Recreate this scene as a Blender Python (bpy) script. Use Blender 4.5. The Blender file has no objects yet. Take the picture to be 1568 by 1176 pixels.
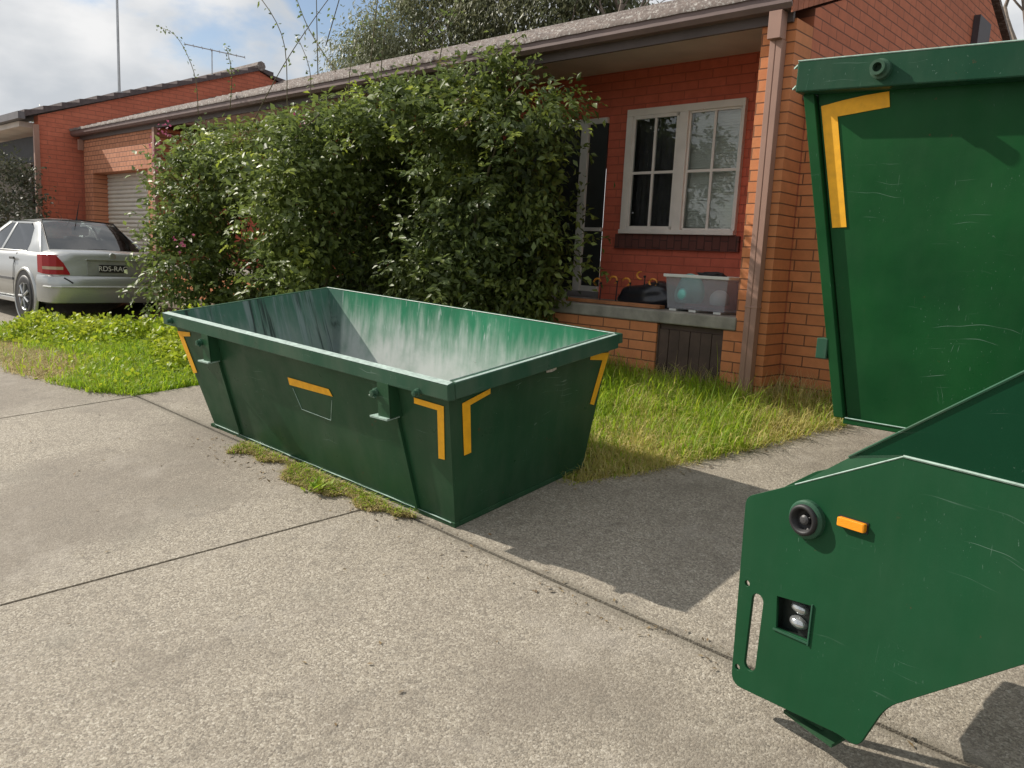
import bpy, bmesh, math, random
import numpy as np
from mathutils import Vector, Matrix
from mathutils.geometry import tessellate_polygon
R = math.radians
rng = np.random.default_rng(7); random.seed(7)
SC = bpy.context.scene
COL = SC.collection

# ------------------------------------------------------------------ camera
ZS = 1.9754                                   # camera height over the driveway at its foot
cam_d = bpy.data.cameras.new("camera"); cam = bpy.data.objects.new("camera", cam_d); COL.objects.link(cam)
cr = (0.9987682644747831, 0.007638780563076917, 0.049026553106851965)
cd = (0.049618080152599796, -0.1537619267457346, -0.9868613458867509)
cf = (0.0, 0.9880783971502203, -0.15395155434438296)
cam.matrix_world = Matrix(((cr[0], -cd[0], -cf[0], 0), (cr[1], -cd[1], -cf[1], 0), (cr[2], -cd[2], -cf[2], ZS), (0, 0, 0, 1)))
cam_d.sensor_width = 36; cam_d.lens = 36 * 1230 / 1568; cam_d.clip_start = 0.05; cam_d.clip_end = 2000
SC.camera = cam

# ------------------------------------------------------------------ light
SUN = Vector((-0.74211, 0.34478, 0.57480)).normalized()
SC.view_settings.view_transform = 'Standard'; SC.view_settings.look = 'None'
SC.view_settings.gamma = 1; SC.view_settings.use_curve_mapping = False
SC.view_settings.exposure = 0.2
ld = bpy.data.lights.new("sun", 'SUN'); ld.energy = 5.0; ld.angle = R(0.55); ld.color = (1.0, 0.93, 0.83)
lo = bpy.data.objects.new("sun", ld); COL.objects.link(lo); lo.rotation_euler = SUN.to_track_quat('Z', 'Y').to_euler()
W = bpy.data.worlds.new("World"); SC.world = W; W.use_nodes = True
nt = W.node_tree; nt.nodes.clear()
def wn(t, **k):
    n = nt.nodes.new(t)
    for a, b in k.items(): setattr(n, a, b)
    return n
sky = wn('ShaderNodeTexSky', sky_type='NISHITA', sun_disc=False, sun_elevation=math.asin(SUN.z), sun_rotation=math.atan2(SUN.x, SUN.y))
tc = wn('ShaderNodeTexCoord')
mp = wn('ShaderNodeMapping'); mp.inputs['Scale'].default_value = (1, 1, 1.9)
nz = wn('ShaderNodeTexNoise'); nz.inputs['Scale'].default_value = 3.2; nz.inputs['Detail'].default_value = 9; nz.inputs['Roughness'].default_value = .55
nz2 = wn('ShaderNodeTexNoise'); nz2.inputs['Scale'].default_value = 5.0; nz2.inputs['Detail'].default_value = 6
dp = wn('ShaderNodeVectorMath', operation='DOT_PRODUCT'); dp.inputs[1].default_value = Vector((-0.185, 0.925, 0.335)).normalized()
hol = wn('ShaderNodeMapRange'); hol.inputs['From Min'].default_value = .9935; hol.inputs['From Max'].default_value = .9992; hol.inputs['To Min'].default_value = 0; hol.inputs['To Max'].default_value = .6
sb = wn('ShaderNodeMath', operation='SUBTRACT')
cov = wn('ShaderNodeMapRange', interpolation_type='SMOOTHSTEP'); cov.inputs['From Min'].default_value = .36; cov.inputs['From Max'].default_value = .47
cc = wn('ShaderNodeValToRGB')
cc.color_ramp.elements[0].position = .38; cc.color_ramp.elements[0].color = (5.3, 5.6, 5.95, 1)
cc.color_ramp.elements[1].position = .60; cc.color_ramp.elements[1].color = (8.2, 8.2, 8.2, 1)
mx = wn('ShaderNodeMix', data_type='RGBA')
bg = wn('ShaderNodeBackground'); bg.inputs['Strength'].default_value = 0.096
wo = wn('ShaderNodeOutputWorld')
L_ = nt.links.new
L_(tc.outputs['Generated'], mp.inputs[0]); L_(mp.outputs[0], nz.inputs['Vector']); L_(mp.outputs[0], nz2.inputs['Vector'])
L_(tc.outputs['Generated'], dp.inputs[0]); L_(dp.outputs['Value'], hol.inputs['Value'])
L_(nz.outputs[0], sb.inputs[0]); L_(hol.outputs[0], sb.inputs[1]); L_(sb.outputs[0], cov.inputs['Value'])
L_(nz2.outputs[0], cc.inputs[0]); L_(cov.outputs[0], mx.inputs[0]); L_(sky.outputs[0], mx.inputs[6]); L_(cc.outputs[0], mx.inputs[7])
L_(mx.outputs[2], bg.inputs[0]); L_(bg.outputs[0], wo.inputs[0])

# ------------------------------------------------------------------ frames (metres)
YAW = -0.7432350865072074
HM = Matrix.Translation((1.928761, 6.521181, -1.016955 + ZS)) @ Matrix.Rotation(YAW, 4, 'Z')     # house: x along the front, y into the house, z up
def basis(o, x, y, z): return Matrix(((x[0], y[0], z[0], o[0]), (x[1], y[1], z[1], o[1]), (x[2], y[2], z[2], o[2] + ZS), (0, 0, 0, 1)))
KM = basis((-0.270428, 4.203035, -1.461949), (0.7434465932469974, -0.6679635825352219, -0.03334389593531774),
           (0.6653097537594076, 0.7335687604612529, 0.13870762498124428), (-0.06819160169720394, -0.12530573044379376, 0.9897718824941014))   # skip, on the sloping drive
TM = basis((0.98931636, 2.51287134, -1.02036066), (0.55770302, -0.83004056, 0), (0.83004056, 0.55770302, 0), (0, 0, 1)) @ Matrix.Diagonal((.96, .96, .96, 1))                  # truck: x along the plate
C1, C2 = -0.03494, 0.139834
def gz(s, d):                                  # height of the sloping drive in the house frame; it levels off towards the far garage
    q = np.clip((-5.6 - np.asarray(s, dtype=float)) / 3.0, 0, 1); q = q * q * (3 - 2 * q)
    r_ = C1 * np.asarray(s, dtype=float) + C2 * np.asarray(d, dtype=float) - .17 * q
    return float(r_) if r_.ndim == 0 else r_

# ------------------------------------------------------------------ scene helpers
def tag(o, label=None, cat=None, group=None, kind=None):
    if label: o['label'] = label
    if cat: o['category'] = cat
    if group: o['group'] = group
    if kind: o['kind'] = kind
    return o
def thing(name, label, cat, frame=None, at=(0, 0, 0), group=None):
    o = bpy.data.objects.new(name, None); COL.objects.link(o); o.empty_display_size = .1
    fr = HM if frame is None else frame
    o.matrix_world = fr @ Matrix.Translation(at); o['at'] = list(at)
    return tag(o, label, cat, group)
class MB:
    def __init__(s): s.v = []; s.f = []
    def add(s, vs, fs):
        k = len(s.v); s.v += [tuple(p) for p in vs]; s.f += [tuple(i + k for i in f) for f in fs]; return s
    def box(s, x0, x1, y0, y1, z0, z1):
        return s.add([(x0, y0, z0), (x1, y0, z0), (x1, y1, z0), (x0, y1, z0), (x0, y0, z1), (x1, y0, z1), (x1, y1, z1), (x0, y1, z1)],
                     [(0, 3, 2, 1), (4, 5, 6, 7), (0, 1, 5, 4), (1, 2, 6, 5), (2, 3, 7, 6), (3, 0, 4, 7)])
    def prism(s, pts, off):
        """closed polygon of 3D points, given thickness along vector off"""
        n = len(pts); off = Vector(off); a = [Vector(p) for p in pts]; b = [p + off for p in a]
        tri = tessellate_polygon([a])
        fs = [tuple(t) for t in tri] + [tuple(i + n for i in reversed(t)) for t in tri] + [(i, (i + 1) % n, (i + 1) % n + n, i + n) for i in range(n)]
        return s.add(a + b, fs)
    def tube(s, path, r, n=8, cap=True):
        P = [Vector(p) for p in path]; rs = r if isinstance(r, (list, tuple)) else [r] * len(P); vs = []; fs = []
        for i, p in enumerate(P):
            t = (P[min(i + 1, len(P) - 1)] - P[max(i - 1, 0)]).normalized()
            u = t.cross(Vector((0, 0, 1)) if abs(t.z) < .9 else Vector((1, 0, 0))).normalized(); w = t.cross(u)
            for j in range(n):
                a = 2 * math.pi * j / n; vs.append(p + (u * math.cos(a) + w * math.sin(a)) * rs[i])
        for i in range(len(P) - 1):
            for j in range(n): fs.append((i * n + j, i * n + (j + 1) % n, (i + 1) * n + (j + 1) % n, (i + 1) * n + j))
        if cap: fs += [tuple(range(n)), tuple(range((len(P) - 1) * n, len(P) * n))]
        return s.add(vs, fs)
    def ring(s, c, ax, prof, n=28, close=False):
        """lathe: prof = [(r, t)...] about axis ax through c"""
        ax = Vector(ax).normalized(); u = ax.orthogonal().normalized(); w = ax.cross(u); c = Vector(c); vs = []; fs = []; m = len(prof)
        for (r_, t_) in prof:
            for j in range(n):
                a = 2 * math.pi * j / n; vs.append(c + ax * t_ + (u * math.cos(a) + w * math.sin(a)) * r_)
        for i in range(m - 1):
            for j in range(n): fs.append((i * n + j, i * n + (j + 1) % n, (i + 1) * n + (j + 1) % n, (i + 1) * n + j))
        if close: fs += [tuple(range(n)), tuple(range((m - 1) * n, m * n))]
        return s.add(vs, fs)
    def build(s, name, mat, parent=None, frame=None, smooth=False, bevel=0, label=None):
        at = Vector(parent['at']) if parent is not None and 'at' in parent else Vector((0, 0, 0))
        me = bpy.data.meshes.new(name); me.from_pydata([Vector(v) - at for v in s.v], [], s.f); me.validate(); me.update()
        bm = bmesh.new(); bm.from_mesh(me); bmesh.ops.recalc_face_normals(bm, faces=bm.faces[:]); bm.to_mesh(me); bm.free()
        me.materials.append(mat)
        o = bpy.data.objects.new(name, me); COL.objects.link(o)
        if smooth:
            for p in me.polygons: p.use_smooth = True
        if bevel:
            b = o.modifiers.new("bevel", 'BEVEL'); b.width = bevel; b.segments = 2; b.limit_method = 'ANGLE'; b.angle_limit = R(40)
        if parent is not None: o.parent = parent; o['at'] = list(at)
        else: o.matrix_world = HM if frame is None else frame
        if label: o['label'] = label
        return o
def fast_mesh(name, V, F, mat, parent=None, frame=None, smooth=False):
    """V (n,3) float array, F (m,k) int array of equal-size faces"""
    at = np.array(parent['at']) if parent is not None and 'at' in parent else np.zeros(3)
    V = np.asarray(V, dtype=np.float32) - at.astype(np.float32); F = np.asarray(F, dtype=np.int32)
    me = bpy.data.meshes.new(name); me.vertices.add(len(V)); me.vertices.foreach_set('co', V.ravel())
    k = F.shape[1]; me.loops.add(F.size); me.loops.foreach_set('vertex_index', F.ravel())
    me.polygons.add(len(F)); me.polygons.foreach_set('loop_start', np.arange(0, F.size, k, dtype=np.int32))
    try: me.polygons.foreach_set('loop_total', np.full(len(F), k, dtype=np.int32))
    except Exception: pass
    me.update(calc_edges=True); me.validate(); me.materials.append(mat)
    if smooth: me.polygons.foreach_set('use_smooth', np.ones(len(F), dtype=bool))
    o = bpy.data.objects.new(name, me); COL.objects.link(o)
    if parent is not None: o.parent = parent
    else: o.matrix_world = HM if frame is None else frame
    return o

# ------------------------------------------------------------------ materials
class NT:
    def __init__(s, name):
        s.m = bpy.data.materials.new(name); s.m.use_nodes = True; s.t = s.m.node_tree; s.t.nodes.clear()
        s.out = s.n('ShaderNodeOutputMaterial'); s.b = s.n('ShaderNodeBsdfPrincipled'); s.l(s.b.outputs[0], s.out.inputs[0])
        s.tc = s.n('ShaderNodeTexCoord')
    def n(s, t, **k):
        x = s.t.nodes.new(t)
        for a, b in k.items(): setattr(x, a, b)
        return x
    def l(s, a, b): s.t.links.new(a, b)
    def set(s, node, **k):
        for a, b in k.items(): node.inputs[a.replace('_', ' ')].default_value = b
    def noise(s, scale, detail=4, rough=.5, vec=None, stretch=None, rot=(0, 0, 0)):
        x = s.n('ShaderNodeTexNoise'); s.set(x, Scale=scale, Detail=detail, Roughness=rough)
        v = vec or s.tc.outputs['Object']
        if stretch:
            m = s.n('ShaderNodeMapping'); m.inputs['Scale'].default_value = stretch; m.inputs['Rotation'].default_value = rot; s.l(v, m.inputs[0]); v = m.outputs[0]
        s.l(v, x.inputs['Vector']); return x.outputs[0]
    def ramp(s, fac, stops):
        x = s.n('ShaderNodeValToRGB'); e = x.color_ramp.elements
        while len(e) < len(stops): e.new(.5)
        for i, (p, c) in enumerate(stops):
            e[i].position = p; e[i].color = (*c, 1) if len(c) == 3 else c
        s.l(fac, x.inputs[0]); return x.outputs[0]
    def rng(s, fac, a, b, c=0., d=1.):
        x = s.n('ShaderNodeMapRange', interpolation_type='SMOOTHSTEP'); s.set(x, From_Min=a, From_Max=b, To_Min=c, To_Max=d); s.l(fac, x.inputs['Value']); return x.outputs[0]
    def math(s, op, a, b=None):
        x = s.n('ShaderNodeMath', operation=op)
        for i, q in enumerate((a, b)):
            if q is None: continue
            if isinstance(q, (int, float)): x.inputs[i].default_value = q
            else: s.l(q, x.inputs[i])
        return x.outputs[0]
    def mix(s, fac, a, b, mode='MIX'):
        x = s.n('ShaderNodeMix', data_type='RGBA', blend_type=mode)
        for i, q in ((0, fac), (6, a), (7, b)):
            if isinstance(q, (int, float)): x.inputs[i].default_value = q
            elif isinstance(q, tuple): x.inputs[i].default_value = (*q, 1)
            else: s.l(q, x.inputs[i])
        return x.outputs[2]
    def col(s, c):
        if isinstance(c, tuple): s.b.inputs['Base Color'].default_value = (*c, 1)
        else: s.l(c, s.b.inputs['Base Color'])
    def bump(s, h, strength=.3, dist=.01):
        x = s.n('ShaderNodeBump'); s.set(x, Strength=strength, Distance=dist); s.l(h, x.inputs['Height']); s.l(x.outputs[0], s.b.inputs['Normal'])
    def xyz(s):
        x = s.n('ShaderNodeSeparateXYZ'); s.l(s.tc.outputs['Object'], x.inputs[0]); return x.outputs

def plain(name, c, rough=.6, metal=0., var=.18, vs=6, bump=0.):
    t = NT(name); nz = t.noise(vs, 6, .6)
    t.col(t.ramp(nz, [(.3, tuple(x * (1 - var) for x in c)), (.7, tuple(min(1, x * (1 + var)) for x in c))]))
    t.set(t.b, Roughness=rough, Metallic=metal)
    if bump: t.bump(t.noise(60, 4), bump, .004)
    return t.m

def green_paint(name, g1, g2, scr=.5, dust=0., rough=.34, inner=False):
    t = NT(name)
    base = t.ramp(t.noise(1.7, 5, .6), [(.32, g1), (.68, g2)])
    # worn marks: short thin streaks in two directions, and chips
    dv = t.n('ShaderNodeTexNoise'); t.set(dv, Scale=2.6, Detail=2.); t.l(t.tc.outputs['Object'], dv.inputs['Vector'])
    va = t.n('ShaderNodeVectorMath', operation='MULTIPLY_ADD'); va.inputs[1].default_value = (.16, .16, .16); t.l(dv.outputs['Color'], va.inputs[0]); t.l(t.tc.outputs['Object'], va.inputs[2]); wv = va.outputs[0]
    s1 = t.rng(t.noise(1.0, 2, .5, wv, stretch=(2.2, 2.2, 130), rot=(.25, .5, .2)), .70, .74)
    s2 = t.rng(t.noise(1.0, 2, .5, wv, stretch=(150, 150, 2.2), rot=(.15, -.25, .7)), .71, .75)
    s3_ = t.rng(t.noise(1.0, 2, .5, wv, stretch=(110, 4, 60), rot=(.6, .9, .1)), .72, .76)
    s1 = t.math('MAXIMUM', s1, s3_)
    ch = t.rng(t.noise(48, 3, .6), .71, .75)
    gate = t.rng(t.noise(3.1, 4, .6), .46, .66)
    w = t.math('MULTIPLY', t.math('MAXIMUM', t.math('MAXIMUM', s1, s2), ch), gate)
    w = t.math('MULTIPLY', w, scr)
    c = t.mix(w, base, (.24, .34, .29))
    if dust:
        du = t.rng(t.noise(4, 6, .65, stretch=(1, 1, .25)), .35, .75, 0, dust)
        c = t.mix(du, c, (.16, .17, .13))
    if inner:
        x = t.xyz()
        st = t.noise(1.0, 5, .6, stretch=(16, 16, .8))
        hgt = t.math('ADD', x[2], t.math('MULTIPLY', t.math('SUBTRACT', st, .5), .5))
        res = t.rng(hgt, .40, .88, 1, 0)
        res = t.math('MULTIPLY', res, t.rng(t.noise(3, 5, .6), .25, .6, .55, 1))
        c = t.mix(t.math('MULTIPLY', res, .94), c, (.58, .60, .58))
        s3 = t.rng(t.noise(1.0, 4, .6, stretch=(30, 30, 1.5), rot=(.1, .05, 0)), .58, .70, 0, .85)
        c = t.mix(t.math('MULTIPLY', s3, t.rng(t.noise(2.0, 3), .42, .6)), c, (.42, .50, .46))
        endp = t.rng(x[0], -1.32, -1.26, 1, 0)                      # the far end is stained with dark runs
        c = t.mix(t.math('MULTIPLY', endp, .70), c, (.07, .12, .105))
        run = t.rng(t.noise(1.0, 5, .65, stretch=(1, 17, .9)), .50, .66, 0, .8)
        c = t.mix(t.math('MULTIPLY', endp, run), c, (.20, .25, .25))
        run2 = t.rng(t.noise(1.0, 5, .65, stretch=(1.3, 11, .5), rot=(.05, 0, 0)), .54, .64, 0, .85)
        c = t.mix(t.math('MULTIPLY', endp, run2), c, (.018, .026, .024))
    ru = t.math('MULTIPLY', t.rng(t.noise(15, 6, .7), .665, .70), t.rng(t.noise(1.3, 3), .45, .6))
    c = t.mix(t.math('MULTIPLY', ru, .8), c, (.11, .05, .025))
    t.col(c)
    rg = t.rng(t.noise(5, 5, .6), .3, .7, rough - .07, rough + .14); t.l(rg, t.b.inputs['Roughness'])
    t.b.inputs['Specular IOR Level'].default_value = .14
    t.bump(t.noise(1.9, 3, .5), .22, .035)
    return t.m

def brick_mat(name, axis, c1, c2, mort, bw=.30, rh=.086, turn=False, var=.35):
    t = NT(name); x = t.xyz(); cb = t.n('ShaderNodeCombineXYZ')
    wob = t.math('MULTIPLY', t.math('SUBTRACT', t.noise(3.1, 2), .5), .006)
    z = t.math('ADD', x[2], wob)
    if turn: t.l(z, cb.inputs[0]); t.l(x[axis], cb.inputs[1])
    else: t.l(x[axis], cb.inputs[0]); t.l(z, cb.inputs[1])
    b = t.n('ShaderNodeTexBrick'); b.offset = .5; t.l(cb.outputs[0], b.inputs['Vector'])
    t.set(b, Scale=1.0, Mortar_Size=.0058, Mortar_Smooth=.35, Bias=0., Brick_Width=bw, Row_Height=rh)
    b.inputs['Color1'].default_value = (*c1, 1); b.inputs['Color2'].default_value = (*c2, 1); b.inputs['Mortar'].default_value = (*mort, 1)
    n1 = t.noise(9, 8, .7); n2 = t.noise(1.1, 4, .6)
    c = t.mix(t.rng(n1, .3, .72, 0, var), b.outputs[0], tuple(q * .5 for q in c1))
    c = t.mix(t.rng(n2, .45, .75, 0, .35), c, tuple(q * .62 for q in c2))
    t.col(c); t.set(t.b, Roughness=.86)
    h = t.math('ADD', t.math('MULTIPLY', b.outputs['Fac'], -1.0), t.math('MULTIPLY', t.noise(70, 4), .22))
    t.bump(h, .75, .008); return t.m

def leaf_mat(name, cols, rough=.42, trans=.35, patch=(1.2, .5)):
    t = NT(name); g = t.n('ShaderNodeNewGeometry')
    c = t.ramp(g.outputs['Random Per Island'], [(i / max(1, len(cols) - 1), q) for i, q in enumerate(cols)])
    c = t.mix(t.rng(t.noise(patch[0], 3), .46, .62, 0, patch[1]), c, cols[-1])
    t.col(c); t.set(t.b, Roughness=rough)
    tr = t.n('ShaderNodeBsdfTranslucent'); t.l(c, tr.inputs[0]); ms = t.n('ShaderNodeMixShader'); ms.inputs[0].default_value = trans
    t.l(t.b.outputs[0], ms.inputs[1]); t.l(tr.outputs[0], ms.inputs[2]); t.l(ms.outputs[0], t.out.inputs[0]); return t.m

def glass_mat(name, tint=(1, 1, 1), f0=.10, rough=.02):
    t = NT(name); t.t.nodes.remove(t.b)
    tr = t.n('ShaderNodeBsdfTransparent'); tr.inputs[0].default_value = (*tint, 1)
    gl = t.n('ShaderNodeBsdfGlossy'); gl.inputs['Roughness'].default_value = rough
    fr = t.n('ShaderNodeFresnel'); fr.inputs[0].default_value = 1.5
    nb = t.n('ShaderNodeBump'); t.set(nb, Strength=.025, Distance=.02); t.l(t.noise(1.6, 2), nb.inputs['Height']); t.l(nb.outputs[0], gl.inputs['Normal'])
    fac = t.math('MINIMUM', t.math('ADD', fr.outputs[0], f0 - .04), 1.0)
    ms = t.n('ShaderNodeMixShader'); t.l(fac, ms.inputs[0]); t.l(tr.outputs[0], ms.inputs[1]); t.l(gl.outputs[0], ms.inputs[2]); t.l(ms.outputs[0], t.out.inputs[0]); return t.m

def concrete_mat():
    t = NT("exposed_aggregate_concrete")
    def vor(sc):
        v = t.n('ShaderNodeTexVoronoi'); t.set(v, Scale=sc, Randomness=1.0); t.l(t.tc.outputs['Object'], v.inputs['Vector'])
        x = t.n('ShaderNodeSeparateColor'); t.l(v.outputs['Color'], x.inputs[0]); return x.outputs[0], v.outputs['Distance']
    r1, d1 = vor(118.); r2, d2 = vor(260.)
    peb = t.ramp(r1, [(0., (.10, .09, .07)), (.3, (.205, .18, .137)), (.6, (.31, .275, .21)), (.85, (.42, .38, .30)), (1., (.58, .54, .45))])
    fine = t.ramp(r2, [(0., (.15, .125, .10)), (.5, (.28, .24, .19)), (1., (.46, .42, .35))])
    c = t.mix(.5, peb, fine)
    big = t.rng(t.noise(.55, 8, .68), .40, .62, 0, .66); c = t.mix(big, c, (.17, .145, .115))
    st = t.rng(t.noise(2.4, 8, .7), .52, .72, 0, .42); c = t.mix(st, c, (.36, .325, .275))
    dk = t.rng(t.noise(9., 7, .75), .50, .72, 0, .5); c = t.mix(dk, c, (.12, .105, .085))
    yy = t.xyz()[1]; jd = t.math('ABSOLUTE', t.math('ADD', t.math('ADD', yy, 3.27), t.math('MULTIPLY', t.math('SUBTRACT', t.noise(5, 5, .7), .5), .10)))
    c = t.mix(t.rng(jd, .0, .07, .55, 0), c, (.13, .115, .085))
    c = t.mix(t.rng(t.noise(1.3, 3, .5, stretch=(1, 1, 1)), .60, .72, 0, .25), c, (.20, .185, .15))
    t.col(c); t.set(t.b, Roughness=.9)
    t.bump(t.math('SUBTRACT', t.math('MULTIPLY', d1, -1.), t.math('MULTIPLY', d2, .5)), .45, .004); return t.m

GREEN = green_paint("worn_green_paint", (.015, .058, .026), (.022, .080, .036), .45, .16)
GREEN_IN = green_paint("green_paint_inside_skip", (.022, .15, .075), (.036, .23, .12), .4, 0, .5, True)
GREEN_TALL = green_paint("green_paint_tall_bin", (.005, .054, .015), (.009, .082, .021), .42, .04)
GREEN_RIM = green_paint("green_paint_rims", (.022, .078, .045), (.036, .108, .066), .9, .3)
GREEN_TALLRIM = green_paint("green_paint_tall_rim", (.010, .054, .028), (.016, .074, .038), .7, .10)
GREEN_TRUCK = green_paint("green_paint_truck", (.008, .056, .022), (.011, .070, .029), .32, .04, .40)
YELLOW = plain("amber_reflective_tape", (.92, .44, .008), .55, 0, .12, 20)
WORN = plain("pale_worn_edge", (.30, .42, .36), .6, 0, .3, 30)
BR_F = brick_mat("orange_brick_front", 0, (.68, .26, .105), (.58, .21, .08), (.16, .075, .04))
BR_S = brick_mat("orange_brick_side", 1, (.60, .19, .095), (.52, .16, .078), (.17, .07, .045))
BR_F2 = brick_mat("red_brick_front", 0, (.70, .165, .095), (.62, .14, .08), (.46, .115, .07))
BR_S2 = brick_mat("red_brick_side", 1, (.68, .20, .115), (.61, .17, .098), (.44, .15, .095))
BR_SOLD = brick_mat("brick_soldier_course", 0, (.17, .06, .045), (.12, .045, .035), (.06, .03, .025), .16, .086, True)
CONC = concrete_mat()
SLAB = plain("weathered_slab_concrete", (.27, .25, .21), .9, 0, .35, 5, .4)
SOIL = plain("bare_soil", (.11, .085, .055), .95, 0, .4, 7, .5)
MAUVE = plain("mauve_brown_gutter_paint", (.17, .115, .105), .5, 0, .15, 4)
FASCIA = plain("dark_brown_fascia_paint", (.09, .066, .058), .6, 0, .2, 4)
PIPE = plain("pinkish_downpipe_paint", (.34, .195, .145), .55, 0, .12, 3)
SOFF = plain("soffit_lining", (.62, .55, .49), .8, 0, .12, 2)
CREAM = plain("cream_window_paint", (.80, .75, .68), .5, 0, .08, 5)
WHITE = plain("off_white_paint", (.66, .65, .60), .55, 0, .1, 5)
BROWNW = plain("brown_stained_boards", (.085, .055, .042), .8, 0, .3, 6, .4)
DARKIN = plain("dark_interior", (.02, .018, .016), .9)
BLIND = plain("grey_venetian_blind", (.74, .70, .64), .7, 0, .06, 3)
CURT = plain("pale_curtain", (.36, .34, .31), .9, 0, .2, 9)
GLASS = glass_mat("window_glass", (.92, .95, .94), .055)
FLY = plain("dark_flyscreen", (.022, .026, .024), .6)
BLACK = plain("black_rubber", (.012, .012, .013), .55)
BARK = plain("grey_brown_bark", (.16, .13, .105), .9, 0, .35, 12, .6)
STEEL = plain("galvanised_steel", (.45, .46, .47), .4, .8)
def tile_mat():
    t = NT("lichen_spotted_roof_tiles")
    c = t.ramp(t.noise(5, 6, .65), [(.3, (.12, .095, .085)), (.7, (.21, .17, .15))])
    li = t.rng(t.noise(30, 6, .75), .50, .63, 0, .75); c = t.mix(li, c, (.46, .45, .42)); t.col(c); t.set(t.b, Roughness=.9); t.bump(t.noise(40, 5), .6, .01); return t.m
TILE = tile_mat()

# ------------------------------------------------------------------ ground
def ground():
    xs = np.unique(np.concatenate([np.linspace(-26, 12, 115), [-900, -300, -120, -60, 60, 150, 400, 900]])); ys = np.unique(np.concatenate([np.linspace(-15, 4, 40), [-900, -300, -100, -40, 20, 60, 200, 900]]))
    X_, Y_ = np.meshgrid(xs, ys); Z = gz(np.clip(X_, -26, 12), np.clip(Y_, -15, 3)) - .035
    V = np.stack([X_, Y_, Z], -1).reshape(-1, 3); m = len(xs)
    F = [(j * m + i, j * m + i + 1, (j + 1) * m + i + 1, (j + 1) * m + i) for j in range(len(ys) - 1) for i in range(m - 1)]
    o = fast_mesh("ground", V, F, SOIL); tag(o, kind='structure')
ground()
BED = [(.86, .27), (.83, -.26), (.69, -.77), (.42, -1.52), (.30, -1.82), (.07, -2.28), (-3.2, -2.55), (-3.92, -2.76), (-4.04, -3.25), (-4.95, -3.53), (-5.9, -3.72), (-6.75, -3.57), (-8.6, -3.25),
       (-9.55, -2.75), (-9.35, -1.6), (-10.9, -.25), (-11.0, .27)]
def clip(poly, a, b, c):      # keep a*x+b*y>=c
    out = []
    for i in range(len(poly)):
        p, q = poly[i], poly[(i + 1) % len(poly)]; fp = a * p[0] + b * p[1] - c; fq = a * q[0] + b * q[1] - c
        if fp >= 0: out.append(p)
        if (fp > 0 > fq) or (fp < 0 < fq): k = fp / (fp - fq); out.append((p[0] + k * (q[0] - p[0]), p[1] + k * (q[1] - p[1])))
    return out
def driveway():
    outline = [(-26, -15), (12, -15), (12, .27)] + BED + [(-26, .27)]
    pieces = [[(outline[i][0], outline[i][1]) for i in t] for t in tessellate_polygon([[Vector((x, y, 0)) for x, y in outline]])]
    g = .010; out = []
    for p in pieces:
        lo_, hi_ = clip(p, 0, -1, 3.27 + g), clip(p, 0, 1, -3.27 + g)
        if len(hi_) > 2:
            for a, b, c in ((1, 0, .9 + g), (-1, 0, -.9 + g)):
                pass
            out.append(hi_)
        if len(lo_) > 2:
            nx, ny = math.cos(R(14.2)), -math.sin(R(14.2))
            cuts = [nx * -.62 + ny * -3.35, math.cos(R(22)) * 0 + (nx * -4.03 + ny * -3.35), nx * 2.9 + ny * -3.35, nx * -7.6 + ny * -3.35]
            cs = sorted(cuts); bands = [(-99, cs[0])] + list(zip(cs, cs[1:])) + [(cs[-1], 99)]
            for u0, u1 in bands:
                q = clip(clip(lo_, nx, ny, u0 + g), -nx, -ny, -u1 + g)
                if len(q) > 2: out.append(q)
    mb = MB(); fine = []
    for q in out:                                  # follow the change of slope by the far garage
        ed = [-99, -8.6, -8.2, -7.8, -7.4, -7.0, -6.6, -6.2, -5.6, 99]
        for u0, u1 in zip(ed, ed[1:]):
            w = clip(clip(q, 1, 0, u0), -1, 0, -u1)
            if len(w) > 2: fine.append(w)
    for q in fine:
        mb.prism([(x, y, gz(x, y)) for x, y in q], (0, 0, -.03))
    me = bpy.data.meshes.new("driveway"); me.from_pydata(mb.v, [], mb.f); me.validate(); me.update(); me.materials.append(CONC)
    o = bpy.data.objects.new("driveway", me); COL.objects.link(o); o.matrix_world = HM; tag(o, kind='structure')
    bm = bmesh.new(); bm.from_mesh(me); bmesh.ops.recalc_face_normals(bm, faces=bm.faces[:]); bm.to_mesh(me); bm.free()
driveway()

# ------------------------------------------------------------------ tiled roofs
def tiled_roof(x0, x1, y0, z0, y1, pitch, rows=None):
    """stepped, gently waved tile courses from the eave (y0,z0) up to y1"""
    t = math.tan(pitch); n = rows or max(3, int(round((y1 - y0) / .31))); st = (y1 - y0) / n
    xs = np.arange(x0, x1 + .01, .05); V = []; F = []
    wave = .016 * np.sin(xs * 2 * math.pi / .30) + rng.normal(0, .002, len(xs))
    for i in range(n):
        jit = rng.normal(0, .004); wv_ = wave * (.35 if i == 0 else 1)
        for (yy, dz) in ((y0 + i * st, -.0), (y0 + i * st, .034 + jit), (y0 + (i + 1) * st, .006)):
            for k, x in enumerate(xs): V.append((x, yy, z0 + (yy - y0) * t + dz * 1.25 + (wv_[k] if dz > 0.001 else wv_[k] * .3)))
    m = len(xs)
    for r_ in range(3 * n - 1):
        for k in range(m - 1): F.append((r_ * m + k, r_ * m + k + 1, (r_ + 1) * m + k + 1, (r_ + 1) * m + k))
    return np.array(V), F

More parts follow.
